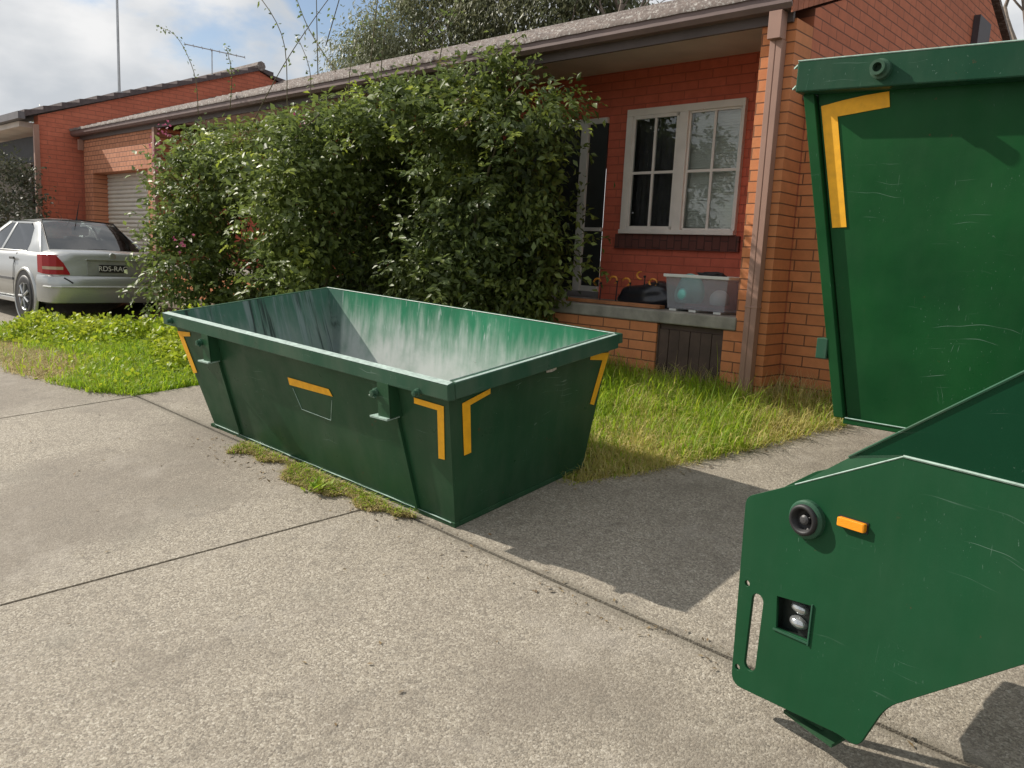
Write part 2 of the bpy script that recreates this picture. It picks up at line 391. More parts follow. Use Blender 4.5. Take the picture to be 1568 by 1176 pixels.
# ------------------------------------------------------------------ the house
house = thing("brick_house", "orange brick bungalow with recessed porch, tiled roof and overgrown front, nearest house", "house")
P20 = R(20.3)
mb = MB()
mb.box(-.158, .12, 0, .30, -.5, 2.92)                                                                       # end pier
mb.box(-.26, -.15, 0.002, .28, -.5, .52)                                                                   # pier under the slab
mb.box(-11.0, -.91, 0.002, .25, -.6, .52)                                                                  # base wall under the porch
mb.box(-.91, -.26, .10, .25, -.6, .5)
mb.build("wall", BR_F, house, bevel=.002)
mb = MB()
prof = [(.30, -.5), (8.6, -.5), (8.6, 3.0), (4.4, 4.60), (.30, 3.06)]
mb.prism([(-.149, y, z) for y, z in prof], (.2688, 0, 0)); mb.build("gable_wall", BR_S, house)
mb = MB()                                                                                                   # soldier course following the rake
for a0, a1 in ((-.12, 4.35),):
    n = 50
    for i in range(n):
        ya = a0 + (a1 - a0) * i / n; yb = a0 + (a1 - a0) * (i + 1) / n - .008
        za = 2.93 + (ya + .12) * .37; zb = 2.93 + (yb + .12) * .37
        mb.prism([(.1215, ya, za), (.1215, yb, zb), (.1215, yb, zb + .19), (.1215, ya, za + .19)], (.012, 0, 0))
mb.build("soldier_course", plain("rake_bricks", (.40, .14, .075), .85, 0, .25, 9), house)
mb = MB(); mb.box(-.80, -.15, 1.1, 1.3, .5, 3.1); mb.box(-2.14, -.80, 1.1, 1.3, .5, 1.34); mb.box(-2.14, -.80, 1.1, 1.3, 2.61, 3.1); mb.box(-2.40, -2.14, 1.1, 1.3, .5, 3.1)
mb.box(-3.55, -2.40, 1.1, 1.3, 2.56, 3.1); mb.box(-11.0, -3.55, 1.1, 1.3, .5, 3.1); mb.build("porch_wall", BR_F2, house)
mb = MB(); mb.box(-11.0, -.148, -.012, 1.1, .52, .63); mb.build("porch_slab", SLAB, house, bevel=.012)
mb = MB(); mb.box(-11.0, -.15, .1, 1.1, 3.02, 3.035); mb.build("soffit", SOFF, house)
mb = MB(); mb.box(-14.45, .10, -.03, .0, 2.89, 3.05); mb.build("fascia", FASCIA, house)
mb = MB(); mb.add([(x, y, z) for x in (-14.6, .13) for y, z in ((-.03, 2.965), (-.115, 2.965), (-.145, 3.0), (-.145, 3.075), (-.155, 3.085), (-.135, 3.085), (-.135, 3.01), (-.11, 2.98), (-.03, 2.98))],
       [(i, (i + 1) % 9, (i + 1) % 9 + 9, i + 9) for i in range(9)] + [tuple(range(9)), tuple(range(9, 18))]); mb.build("gutter", MAUVE, house)
V, F = tiled_roof(-14.6, .16, -.16, 3.06, 4.42, P20); fast_mesh("roof", V, F, TILE, house)
mb = MB(); mb.prism([(-14.6, 4.42, 4.76), (-14.6, 8.75, 3.14), (-14.6, 8.75, 3.10), (-14.6, 4.42, 4.70)], (14.76, 0, 0)); mb.build("rear_roof", TILE, house)
mb = MB(); mb.tube([(-14.6, 4.43, 4.74), (.16, 4.43, 4.74)], .10, 8); mb.build("ridge_cap", TILE, house)
mb = MB(); mb.box(.122, .19, 4.50, 4.98, 3.40, 4.02); mb.build("gable_vent", plain("dark_vent", (.06, .05, .055), .6), house)
# downpipe with its bracket
mb = MB(); mb.box(-.045, .055, -.075, -.004, -.2, 2.76); mb.box(-.045, .001, -.080, -.075, -.2, 2.76); mb.box(.009, .055, -.080, -.075, -.2, 2.76)
mb.box(-.047, .057, -.13, -.03, 2.76, 2.96); mb.box(-.049, .059, -.083, 0, .72, .735); dpipe = mb.build("downpipe", PIPE, house, bevel=.006)
# sub-floor door
mb = MB(); n = 6
for i in range(n):
    w_ = .63 / n; mb.box(-.90 + i * w_, -.90 + (i + 1) * w_ - .006, .03 + .004 * (i % 2), .06, -.4, .468)
mb.box(-.905, -.262, .045, .1, .47, .515); mb.box(-.908, -.895, .02, .09, -.4, .5); mb.box(-.275, -.262, .02, .09, -.4, .5)
mb.build("subfloor_door", BROWNW, house)
# window
wf = MB(); s0, s1, h0, h1 = -2.14, -.80, 1.34, 2.61; y = 1.1
wf.box(s0, s1, y - .05, y + .02, h1 - .07, h1); wf.box(s0, s1, y - .075, y + .02, h0, h0 + .045); wf.box(s0, s0 + .075, y - .05, y + .02, h0 + .045, h1 - .07); wf.box(s1 - .03, s1, y - .05, y + .02, h0 + .045, h1 - .07)
wm = (s0 + s1) / 2 + .02
wf.box(wm - .05, wm + .05, y - .055, y + .02, h0 + .045, h1 - .07)
win = wf.build("window", CREAM, house, bevel=.004)
def sash(x0, x1, yy, stile):
    m = MB(); z0_, z1_ = h0 + .046, h1 - .071
    m.box(x0, x1, yy, yy + .03, z0_, z0_ + stile); m.box(x0, x1, yy, yy + .03, z1_ - stile, z1_); m.box(x0, x0 + stile, yy, yy + .03, z0_, z1_); m.box(x1 - stile, x1, yy, yy + .03, z0_, z1_)
    xm = (x0 + x1) / 2; zm = (z0_ + z1_) / 2
    m.box(xm - .013, xm + .013, yy + .004, yy + .026, z0_ + stile, z1_ - stile); m.box(x0 + stile, xm - .013, yy + .004, yy + .026, zm - .013, zm + .013); m.box(xm + .013, x1 - stile, yy + .004, yy + .026, zm - .013, zm + .013)
    m.build("sash", CREAM, win)
    g = MB(); g.box(x0 + stile * .5, x1 - stile * .5, yy + .012, yy + .017, z0_ + .01, z1_ - .01); g.build("pane", GLASS, win)
sash(s0 + .076, wm - .051, y - .045, .034); sash(wm + .051, s1 - .031, y - .030, .018)
mb = MB(); mb.box(s0 - .3, s1 + .3, 2.4, 2.45, .6, 3.0); mb.box(s0 - .3, s0 - .25, 1.31, 2.4, .6, 3.0); mb.box(s0 - .25, s1 + .3, 1.31, 2.4, .6, .65); mb.build("dark_room", DARKIN, win)
mb = MB(); mb.add([(s0 + .02 + i * .0345, y + .10 + .012 * (i % 2), z_) for z_ in (h0, h1) for i in range(20)], [(i, i + 1, i + 21, i + 20) for i in range(19)]); mb.build("curtain", plain("dim_curtain", (.085, .075, .078), .9), win)
mb = MB()
for i in range(44): z_ = h0 + .055 + i * .0262; mb.add([(wm + .03, y + .05, z_), (s1 - .01, y + .05, z_), (s1 - .01, y + .062, z_ + .0255), (wm + .03, y + .062, z_ + .0255)], [(0, 1, 2, 3)])
mb.box(wm + .03, s1 - .01, y + .064, y + .067, h0, h1); mb.build("blind", BLIND, win)
mb = MB(); mb.box(s0 - .06, s1 + .05, y - .035, y + .01, h0 - .155, h0 - .004); mb.build("sill_course", BR_SOLD, house)
# porch door beside the shrub
dm = MB(); dm.box(-2.74, -2.64, 1.05, 1.12, .70, 2.56); dm.box(-3.55, -3.46, 1.05, 1.12, .70, 2.56); dm.box(-3.46, -2.74, 1.05, 1.12, 2.48, 2.56)
dm.box(-2.64, -2.40, 1.06, 1.12, .70, .76); dm.box(-2.64, -2.40, 1.06, 1.12, 1.36, 1.40); dm.box(-2.64, -2.40, 1.06, 1.12, 2.50, 2.56); door = dm.build("door", WHITE, house, bevel=.004)
mb = MB(); mb.box(-2.64, -2.40, 1.085, 1.095, .76, 2.50); mb.build("flyscreen", FLY, door)
mb = MB(); mb.box(-3.46, -2.74, 1.08, 1.095, .70, 2.48); mb.build("door_leaf", FLY, door)
# garage at the far end of the house
mb = MB()
mb.box(-14.34, -13.90, 0, .27, -.6, 2.90); mb.box(-11.42, -11.02, 0, .27, -.6, 2.90); mb.box(-13.90, -11.42, 0, .27, 2.25, 2.90)
mb.box(-14.34, -13.9, .27, 4, -.6, 2.9); mb.box(-11.42, -11.02, .27, 1.3, -.6, 2.9); mb.build("garage_wall", brick_mat("garage_brick", 0, (.62, .26, .14), (.52, .21, .11), (.09, .055, .04), .15), house, bevel=.002)
mb = MB(); n = 30
for i in range(n):
    z_ = -.1 + i * 2.36 / n
    mb.add([(-13.9, .285, z_), (-11.42, .285, z_), (-11.42, .262, z_ + .03), (-13.9, .262, z_ + .03), (-13.9, .275, z_ + 2.36 / n - .004), (-11.42, .275, z_ + 2.36 / n - .004)], [(0, 1, 2, 3), (3, 2, 5, 4)])
mb.build("garage_door", plain("cream_roller_door", (.62, .58, .50), .5, 0, .08, 4), house)
mb = MB(); mb.box(-11.06, -10.98, -.07, -.01, -.2, 2.9); mb.build("downpipe", PIPE, house)
mb = MB(); mb.box(-14.36, -14.30, -.1, -.01, 2.70, 2.90); mb.build("gutter_bracket", PIPE, house)

# ------------------------------------------------------------------ next-door garage on the right, behind the tall bin
gar = thing("brick_garage", "brick garage of the neighbouring unit behind the tall bin", "garage")
mb = MB(); mb.box(.122, .80, .32, .60, -.5, 2.36); mb.box(.80, 3.6, .32, .60, 2.1, 2.36); mb.box(3.6, 4.3, .32, .6, -.5, 2.36); mb.build("wall", BR_F, gar)
mb = MB(); mb.box(.122, 4.4, .22, 5.0, 2.361, 2.46); mb.build("flat_roof", FASCIA, gar)
mb = MB(); n = 30
for i in range(n):
    z_ = -.2 + i * 2.3 / n
    mb.add([(.80, .50, z_), (3.6, .50, z_), (3.6, .478, z_ + .03), (.80, .478, z_ + .03), (.80, .49, z_ + 2.3 / n), (3.6, .49, z_ + 2.3 / n)], [(0, 1, 2, 3), (3, 2, 5, 4)])
mb.build("roller_door", plain("grey_roller_door", (.38, .37, .35), .55), gar)

# ------------------------------------------------------------------ neighbour house on the left
nb = thing("brick_house", "red brick neighbour house with stepped tile gable at the far left", "house", at=(-14.6, -.7, 0))
mb = MB(); mb.prism([(-14.62, y_, z_) for y_, z_ in ((-.70, -.3), (8.6, -.3), (8.6, 3.4), (3.9, 5.0), (-.70, 3.28))], (-.25, 0, 0)); mb.build("gable_wall", BR_S2, nb)
mb = MB()
for (a0, z0_, a1, z1_, n) in ((-.95, 3.27, 3.95, 5.05, 15), (8.8, 3.40, 3.95, 5.05, 15)):
    for i in range(n):
        ya = a0 + (a1 - a0) * i / n; yb = a0 + (a1 - a0) * (i + 1) / n; za = z0_ + (z1_ - z0_) * i / n; zb = z0_ + (z1_ - z0_) * (i + 1) / n
        mb.prism([(-14.55, ya, za - .05), (-14.55, yb, zb - .05), (-14.55, yb, zb + .005), (-14.55, ya, za + .075)], (-10.5, 0, 0))
mb.build("roof", plain("dark_grey_roof_tiles", (.11, .085, .085), .85, 0, .3, 12, .5), nb)
mb = MB(); mb.tube([(-14.53, 3.95, 5.09), (-25, 3.95, 5.09)], .11, 8); mb.build("ridge_cap", TILE, nb)
mb = MB(); mb.box(-25, -14.55, -1.06, -.94, 3.17, 3.30); mb.build("gutter", plain("grey_gutter_paint", (.13, .12, .125), .5), nb)
mb = MB(); mb.box(-25, -14.9, -.95, .25, 3.06, 3.16); mb.build("soffit", SOFF, nb)
mb = MB(); mb.box(-25, -14.87, .25, .45, -.3, 3.1); mb.build("front_wall", plain("shaded_render", (.20, .18, .165), .9), nb)
mb = MB(); mb.box(-14.62, -14.55, -.80, -.71, -.1, 3.1); mb.build("downpipe", PIPE, nb)
mb = MB(); mb.box(-18.2, -14.95, -.6, -.55, 2.45, 2.95); mb.build("awning", plain("charcoal_awning", (.03, .032, .036), .7), nb)
fr = MB(); fr.box(-18.2, -18.1, .18, .25, .7, 2.6); fr.box(-15.1, -15.0, .18, .25, .7, 2.6); fr.box(-18.1, -15.1, .18, .25, .7, .78); fr.box(-16.65, -16.55, .18, .25, .78, 2.6); nw = fr.build("window", FASCIA, nb)
mb = MB(); mb.box(-18.1, -15.1, .21, .215, .78, 2.6); mb.build("pane", GLASS, nw)
mb = MB(); xs = np.arange(-18.1, -15.1, .05)
mb.add([(x, .235 + .01 * (i % 2), z_) for z_ in (.78, 2.6) for i, x in enumerate(xs)], [(i, i + 1, i + 1 + len(xs), i + len(xs)) for i in range(len(xs) - 1)]); mb.build("curtain", CURT, nw)

# mast and aerial
mast = thing("radio_mast", "tall thin grey mast rising from the neighbour's roof", "mast", at=(-14.7, .85, 3.9))
mb = MB(); mb.tube([(-14.7, .85, 3.85), (-14.7, .85, 9.6)], [.028, .018], 8); mb.build("pole", STEEL, mast)
mb = MB(); mb.box(-14.76, -14.64, .79, .91, 3.93, 3.99); mb.build("bracket", STEEL, mast)
an = thing("tv_aerial", "small television aerial on the ridge of the neighbour's roof", "aerial", at=(-14.9, 2.95, 4.7))
mb = MB(); mb.tube([(-14.9, 2.95, 4.65), (-14.9, 2.95, 5.30)], .014, 6); mb.build("pole", STEEL, an)
mb = MB(); mb.tube([(-15.15, 2.45, 5.33), (-14.55, 3.55, 5.20)], .012, 6)
for i in range(8):
    q = i / 7; c_ = Vector((-15.15, 2.45, 5.33)).lerp(Vector((-14.55, 3.55, 5.20)), q); mb.tube([c_ + Vector((-.12, .07, .0)), c_ + Vector((.12, -.07, 0))], .006, 5)
mb.build("antenna_array", STEEL, an)

# ------------------------------------------------------------------ porch clutter
FL = .632
tubo = thing("plastic_tub", "translucent grey plastic storage tub at the porch edge beside the brick pier", "tub", at=(-.62, .30, FL))
def shell(x0, x1, y0, y1, z0, z1, tap, th):
    o_ = [(x0 + tap, y0 + tap, z0), (x1 - tap, y0 + tap, z0), (x1 - tap, y1 - tap, z0), (x0 + tap, y1 - tap, z0), (x0, y0, z1), (x1, y0, z1), (x1, y1, z1), (x0, y1, z1)]
    i_ = [(x0 + tap + th, y0 + tap + th, z0 + th), (x1 - tap - th, y0 + tap + th, z0 + th), (x1 - tap - th, y1 - tap - th, z0 + th), (x0 + tap + th, y1 - tap - th, z0 + th), (x0 + th, y0 + th, z1), (x1 - th, y0 + th, z1), (x1 - th, y1 - th, z1), (x0 + th, y1 - th, z1)]
    return o_ + i_, [(0, 3, 2, 1), (8, 9, 10, 11), (0, 1, 5, 4), (1, 2, 6, 5), (2, 3, 7, 6), (3, 0, 4, 7), (8, 12, 13, 9), (9, 13, 14, 10), (10, 14, 15, 11), (11, 15, 12, 8), (4, 5, 13, 12), (5, 6, 14, 13), (6, 7, 15, 14), (7, 4, 12, 15)]
t = NT("translucent_plastic"); t.col((.55, .54, .55)); t.set(t.b, Roughness=.25)
tr = t.n('ShaderNodeBsdfTransparent'); tr.inputs[0].default_value = (.86, .87, .90, 1); ms = t.n('ShaderNodeMixShader'); ms.inputs[0].default_value = .70
t.l(t.b.outputs[0], ms.inputs[1]); t.l(tr.outputs[0], ms.inputs[2]); t.l(ms.outputs[0], t.out.inputs[0]); PLAST = t.m
mb = MB(); v_, f_ = shell(-.92, -.31, .10, .50, FL + .02, FL + .315, .025, .004); mb.add(v_, f_); mb.build("tub_body", PLAST, tubo)
mb = MB(); mb.box(-.935, -.295, .082, .099, FL + .295, FL + .322); mb.box(-.935, -.295, .501, .517, FL + .295, FL + .322); mb.box(-.935, -.921, .099, .501, FL + .295, FL + .322); mb.box(-.309, -.295, .099, .501, FL + .295, FL + .322); mb.build("rim", WHITE, tubo, bevel=.004)
for x0 in (-.88, -.68, -.44):
    mb = MB(); mb.box(x0, x0 + .07, .13, .47, FL, FL + .019); mb.build("foot", WHITE, tubo)
def blob(name, c, r, mat, parent=None, amp=.15, fr=3, label=None, cat=None, seed=0):
    bm = bmesh.new(); bmesh.ops.create_icosphere(bm, subdivisions=4, radius=1); rs = np.random.default_rng(seed); ph = rs.uniform(0, 6, (6, 3)); k = rs.normal(0, fr, (6, 3))
    for v in bm.verts:
        d = sum(math.sin(v.co.dot(Vector(k[i])) + ph[i][0]) for i in range(6)) / 6 * amp * 2
        v.co = Vector((v.co.x * r[0], v.co.y * r[1], v.co.z * r[2])) * (1 + d)
        if v.co.z < -r[2] * .55: v.co.z = -r[2] * .55
    me = bpy.data.meshes.new(name); bm.to_mesh(me); bm.free(); me.materials.append(mat)
    for p in me.polygons: p.use_smooth = True
    o = bpy.data.objects.new(name, me); COL.objects.link(o); o.matrix_world = HM @ Matrix.Translation(c)
    if parent is not None: o.parent = parent; o.matrix_world = HM @ Matrix.Translation(c)
    return tag(o, label, cat)
blob("ball", (-.44, .22, FL + .12), (.085, .085, .085), plain("white_ball", (.78, .76, .72), .5), None, 0, 1, "white ball resting inside the plastic tub", "ball")
blob("folded_cloth", (-.76, .24, FL + .16), (.13, .12, .16), plain("teal_cloth", (.26, .60, .56), .9, 0, .35, 8), None, .12, 2.2, "crumpled pale teal cloth bundled inside the plastic tub", "cloth", 3)
t = NT("black_plastic"); t.col((.018, .018, .022)); t.set(t.b, Roughness=.28); BAGM = t.m
blob("rubbish_bag", (-1.23, .42, FL + .085), (.33, .20, .15), BAGM, None, .16, 4.5, "lumpy black plastic rubbish bag slumped on the porch beside the tub", "bag", 5)
for i, (x, y_, sc_) in enumerate(((-.62, .36, .05), (-.55, .33, .04), (-.50, .38, .05), (-.68, .40, .04))):
    pass
gl = blob("garden_gloves", (-.58, .30, FL + .325), (.12, .07, .03), plain("black_gloves", (.02, .02, .022), .8), None, .3, 5, "dark garden gloves left on top of the tub's contents", "gloves", 8)
pl = thing("timber_plank", "orange brown timber plank lying along the porch edge", "plank", at=(-1.5, .15, FL))
mb = MB(); mb.box(-2.05, -.96, .10, .19, FL + .002, FL + .035); mb.build("board", plain("orange_timber", (.34, .14, .055), .7, 0, .25, 9), pl, bevel=.004)
ORN = plain("yellow_orange_petals", (.62, .25, .03), .5, 0, .3, 30)
for i, (sx, sh, lab) in enumerate(((-1.76, .19, "thin stake with curled amber top nearest the shrub"), (-1.57, .22, "black stake with twin curled orange top, second from the shrub"), (-1.42, .21, "black stake with curled orange top between the door and the bag"), (-1.26, .28, "tallest stake, its forked yellow top standing over the bag"), (-1.12, .22, "stake with round yellow ring top in front of the bag"))):
    st_ = thing("garden_stake", lab, "garden stake", at=(sx, .27, FL), group="decorative garden stakes along the porch edge")
    mb = MB(); mb.tube([(sx, .27, FL), (sx + .01, .27, FL + sh)], .0055, 6); mb.build("stem", BLACK, st_)
    mb = MB(); cx = sx - .035
    a0, a1 = ((.3, 4.4), (-1.2, 3.4), (-1.4, 3.0), (1.4, 5.0), (0, 6.0))[i]
    mb.tube([(cx + .042 * math.cos(a), .265, FL + sh + .01 + .034 * math.sin(a)) for a in np.linspace(a0, a1, 14)], [.004 + .007 * math.sin(math.pi * k / 13) for k in range(14)], 6)
    mb.build("ornament", ORN, st_)
    mb = MB(); mb.ring((sx + .005, .27, FL + sh), (0, 0, 1), [(.001, -.012), (.013, -.006), (.013, .008), (.001, .014)], 8); mb.build("cap", BLACK, st_)

# ------------------------------------------------------------------ skip bin in the middle (frame KM)
def loftbox(mb, b, t_):
    """b,t_ = (x0,x1,y0,y1,z)"""
    v = [(b[0], b[2], b[4]), (b[1], b[2], b[4]), (b[1], b[3], b[4]), (b[0], b[3], b[4]), (t_[0], t_[2], t_[4]), (t_[1], t_[2], t_[4]), (t_[1], t_[3], t_[4]), (t_[0], t_[3], t_[4])]
    return v
sk = thing("skip_bin", "open green skip bin with yellow corner tapes standing on the driveway", "skip bin", KM, (-1.35, .57, 0))
ZR = .875
o_ = loftbox(None, (-2.65, 0, 0, 1.13, .02), (-2.865, .125, -.120, 1.265, ZR)); i_ = loftbox(None, (-2.645, -.005, .005, 1.125, .03), (-2.86, .12, -.115, 1.26, ZR))
mb = MB(); mb.add(o_, [(0, 3, 2, 1), (0, 1, 5, 4), (1, 2, 6, 5), (2, 3, 7, 6), (3, 0, 4, 7)])
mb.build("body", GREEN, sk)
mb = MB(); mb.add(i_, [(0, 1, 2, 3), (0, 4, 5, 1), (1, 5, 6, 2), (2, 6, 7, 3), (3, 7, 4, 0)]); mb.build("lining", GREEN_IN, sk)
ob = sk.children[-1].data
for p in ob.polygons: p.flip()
mb = MB()                                                                                                   # folded rim round the outside
X0, X1, Y0, Y1 = -2.91, .17, -.165, 1.31
mb.prism([(X0, Y0, ZR - .082), (X0, Y0, ZR), (X0, Y0 + .050, ZR + .004), (X0, Y0 + .050, ZR - .09)], (X1 - X0, 0, 0))
mb.prism([(X0, Y1, ZR - .06), (X0, Y1, ZR), (X0, Y1 - .045, ZR + .004), (X0, Y1 - .045, ZR - .06)], (X1 - X0, 0, 0))
mb.prism([(X1 + .002, Y0 + .052, ZR - .085), (X1 + .002, Y0 + .052, ZR + .001), (X1 - .044, Y0 + .052, ZR + .005), (X1 - .044, Y0 + .052, ZR - .085)], (0, Y1 - Y0 - .10, 0))
mb.prism([(X0 - .002, Y0 + .052, ZR - .05), (X0 - .002, Y0 + .052, ZR + .001), (X0 + .044, Y0 + .052, ZR + .005), (X0 + .044, Y0 + .052, ZR - .05)], (0, Y1 - Y0 - .10, 0))
mb.build("rim", GREEN_RIM, sk, bevel=.005)
mb = MB()                                                                                                   # base frame
mb.box(-2.655, .006, -.008, .03, .0, .03); mb.box(-2.655, .006, 1.10, 1.139, .0, .03); mb.box(-.03, .007, .031, 1.099, .0, .031); mb.box(-2.656, -2.62, .031, 1.099, .0, .031); mb.build("base_rail", GREEN, sk, bevel=.004)
mb = MB(); mb.prism([(X0, Y0 - .001, ZR + .001), (X1, Y0 - .001, ZR + .001), (X1 - .01, Y0 + .046, ZR + .0045), (X0 + .01, Y0 + .046, ZR + .0045)], (0, 0, .001)); mb.tube([(X0 + .03, Y1 - .045, ZR + .004), (X1 - .03, Y1 - .045, ZR + .004)], .003, 5); mb.prism([(X1 - .004, Y0 + .06, ZR + .0018), (X1 - .004, Y1 - .06, ZR + .0018), (X1 - .022, Y1 - .06, ZR + .0035), (X1 - .022, Y0 + .06, ZR + .0035)], (0, 0, .001)); mb.tube([(X1 - .044, Y0 + .06, ZR + .005), (X1 - .044, Y1 - .06, ZR + .005)], .003, 5); mb.build('worn_sheen_edge', plain('sun_sheen_green', (.38, .48, .43), .45, 0, .3, 25), sk)  # pale strips along the rim tops, sun sheen painted into the colour
mb = MB()
mb.tube([(-2.62 + k * .13, -.0088, .0275 + .0016 * math.sin(k * 2.1)) for k in range(21)], [.0028 + .0014 * math.sin(k * 1.7) for k in range(21)], 5)
mb.build("worn_weld", WORN, sk)
def ny(z): return -.120 * (z - .02) / (ZR - .02)            # y of the near panel at height z
def ex(z): return .125 * (z - .02) / (ZR - .02)
for xs_, zs_ in ((-2.29, .77), (-.34, .77)):
    lug = MB(); lug.prism([(xs_ - .05, -.165, .80), (xs_ + .05, -.165, .80), (xs_ + .05, -.170, .60), (xs_ - .05, -.170, .60)], (0, .012, 0))
    lug.prism([(xs_ + .05, -.168, .80), (xs_ + .05, -.168, .60), (xs_ + .05, ny(.60), .60), (xs_ + .05, ny(.8), .80)], (-.012, 0, 0)); lg = lug.build("lifting_lug", GREEN, sk, bevel=.003)
    mb = MB(); mb.prism([(xs_ - .10, -.190, .592), (xs_ + .05, -.190, .598), (xs_ + .05, -.10, .598), (xs_ - .08, -.10, .592)], (0, 0, .012)); mb.build("ledge", WORN, lg, bevel=.002)
    mb = MB(); mb.ring((xs_ - .06, -.15, .735), (0, -1, 0), [(.024, 0), (.024, .025), (.017, .028), (.017, .050), (.001, .052)], 16); mb.ring((xs_ - .06, -.190, .718), (1, .0, .0), [(.009, -.024), (.009, .024)], 10, True); mb.build("pin", GREEN_RIM, lg, smooth=False)
    mb = MB(); mb.prism([(xs_ + .0, ny(.6) - .002, .6), (xs_ + .022, ny(.6) - .002, .6), (xs_ + .055, ny(.03) - .002, .035), (xs_ + .033, ny(.03) - .002, .035)], (0, -.018, 0)); mb.build("stiffener", GREEN, sk)
for xs_, zz in ((-.05, .80), (-2.77, .835)):
    mb = MB(); mb.ring((xs_, -.155, zz), (0, -1, 0), [(.022, 0), (.022, .022), (.015, .025), (.015, .045), (.001, .047)], 14); mb.build("pin", GREEN_RIM, sk)
def tapeN(poly, name="reflective_tape", mat=YELLOW, off=.003, th=.0015):
    m = MB(); m.prism([(x, ny(z) - off, z) for x, z in poly], (0, -th, 0)); m.build(name, mat, sk)
def tapeE(poly, name="reflective_tape", mat=YELLOW, off=.003, th=.0015):
    m = MB(); m.prism([(ex(z) + off, y_, z) for y_, z in poly], (th, 0, 0)); m.build(name, mat, sk)
tapeN([(-.161, .736), (.068, .733), (.007, .416), (-.042, .411), (.012, .70), (-.167, .702)])
tapeN([(-2.836, .739), (-2.632, .756), (-2.641, .724), (-2.756, .708), (-2.696, .433), (-2.761, .416)])
tapeN([(-1.40, .628), (-.959, .631), (-.933, .588), (-1.398, .577)])
tapeE([(-.013, .734), (.19, .768), (.193, .738), (.047, .71), (.08, .429), (.029, .427)])
tapeE([(1.057, .783), (1.249, .757), (1.16, .428), (1.116, .446), (1.187, .719), (1.057, .748)])
tapeE([(.626, .815), (.734, .812), (.735, .757), (.70, .75), (.649, .756)], "sticker", plain("faded_sticker", (.55, .50, .44), .6, 0, .3, 80))
pts = [(-1.372, .559), (-1.321, .425), (-1.011, .417), (-.952, .561)]
m = MB()
for a, b in zip(pts, pts[1:]): m.tube([(a[0], ny(a[1]) - .002, a[1]), (b[0], ny(b[1]) - .002, b[1])], .0022, 5)
m.build("scored_outline", WORN, sk)
m = MB(); m.box(-2.69, -2.60, -.012, .06, .001, .022); m.build("foot", GREEN, sk)

# ------------------------------------------------------------------ tall bin on the truck (house frame)
tb = thing("tall_skip_bin", "tall green steel bin with one yellow corner tape behind the truck's tail", "skip bin", at=(2.4, -1.2, .26))
zb, zt = .258, 2.0
def fy(z): return -1.74 - .06 * (z - .26) / 1.69
def lx(z): return 1.445 - .32 * (z - .26) / 1.69
BX = 3.75
mb = MB(); b_ = (1.445, BX - .2, -1.74, -.55, zb); t_ = (lx(zt), BX, fy(zt), -.25, zt)
v = loftbox(None, b_, t_); v2 = loftbox(None, (1.451, BX - .206, -1.734, -.556, zb + .006), (lx(zt) + .006, BX - .006, fy(zt) + .006, -.256, zt))
mb.add(v, [(0, 3, 2, 1), (0, 1, 5, 4), (1, 2, 6, 5), (2, 3, 7, 6), (3, 0, 4, 7)]); mb.add(v2, [(0, 1, 2, 3), (0, 4, 5, 1), (1, 5, 6, 2), (2, 6, 7, 3), (3, 7, 4, 0)]); mb.build("body", GREEN_TALL, tb)
mb = MB()                                                                                                   # left corner channel
mb.prism([(lx(zb) - .065, fy(zb) - .03, zb), (lx(zb) - .012, fy(zb) - .03, zb), (lx(1.952) - .012, fy(1.952) - .03, 1.952), (lx(1.952) - .07, fy(1.952) - .03, 1.952)], (0, .09, 0)); mb.build("corner_post", GREEN_TALL, tb, bevel=.004)
rz = lambda x, z: z - .036 * (x - 1.04)
mb = MB(); mb.prism([(1.04, -1.90, rz(1.04, 1.952)), (BX + .08, -1.90, rz(BX, 1.952)), (BX + .08, -1.90, rz(BX, 2.11)), (1.04, -1.90, rz(1.04, 2.11))], (0, .098, 0)); mb.box(1.04, 1.10, -1.801, -.2, 1.952, 2.105); mb.prism([(1.10, -.26, 1.952), (BX + .08, -.26, 1.86), (BX + .08, -.26, 2.01), (1.10, -.26, 2.105)], (0, .08, 0)); mb.build("rim", GREEN_TALLRIM, tb, bevel=.008)
mb = MB(); mb.tube([(1.042, -1.899, 2.109), (BX, -1.899, rz(BX, 2.109))], .004, 5); mb.build('worn_sheen_edge', WORN, tb)
mb = MB(); mb.prism([(1.039, -1.895, 2.095), (1.039, -1.84, 2.095), (1.008, -1.87, 2.085)], (0, 0, -.008)); mb.build("rim_flange", WORN, tb); mb = MB(); mb.prism([(1.039, -1.895, 1.99), (1.039, -1.84, 1.99), (1.01, -1.87, 1.98)], (0, 0, -.008)); mb.build("rim_flange", WORN, tb)
mb = MB(); mb.ring((1.475, -1.898, 2.015), (0, -1, 0), [(.048, 0), (.048, .035), (.036, .04), (.036, .075), (.022, .075), (.022, .03), (.001, .03)], 24); mb.build("pin", GREEN_RIM, tb)
mb = MB(); mb.box(lx(.62) - .125, lx(.62) - .066, fy(.62) - .035, fy(.62) + .05, .565, .675); mb.build("side_lug", GREEN_RIM, tb, bevel=.004)
mb = MB(); mb.box(1.43, BX - .2, -1.765, -1.741, zb - .03, zb + .006); mb.build("base_rail", GREEN_TALL, tb, bevel=.004)
mb = MB(); mb.tube([(1.44, -1.767, zb + .004), (1.9, -1.767, zb + .002), (BX - .2, -1.767, zb + .004)], .0035, 5); mb.build('worn_weld', WORN, tb)
mb = MB(); mb.prism([(x, fy(z) - .003, z) for x, z in ((1.147, 1.889), (1.255, 1.908), (1.37, 1.923), (1.486, 1.931), (1.497, 1.856), (1.239, 1.83), (1.341, 1.267), (1.267, 1.262))], (0, -.002, 0)); mb.build("reflective_tape", YELLOW, tb)

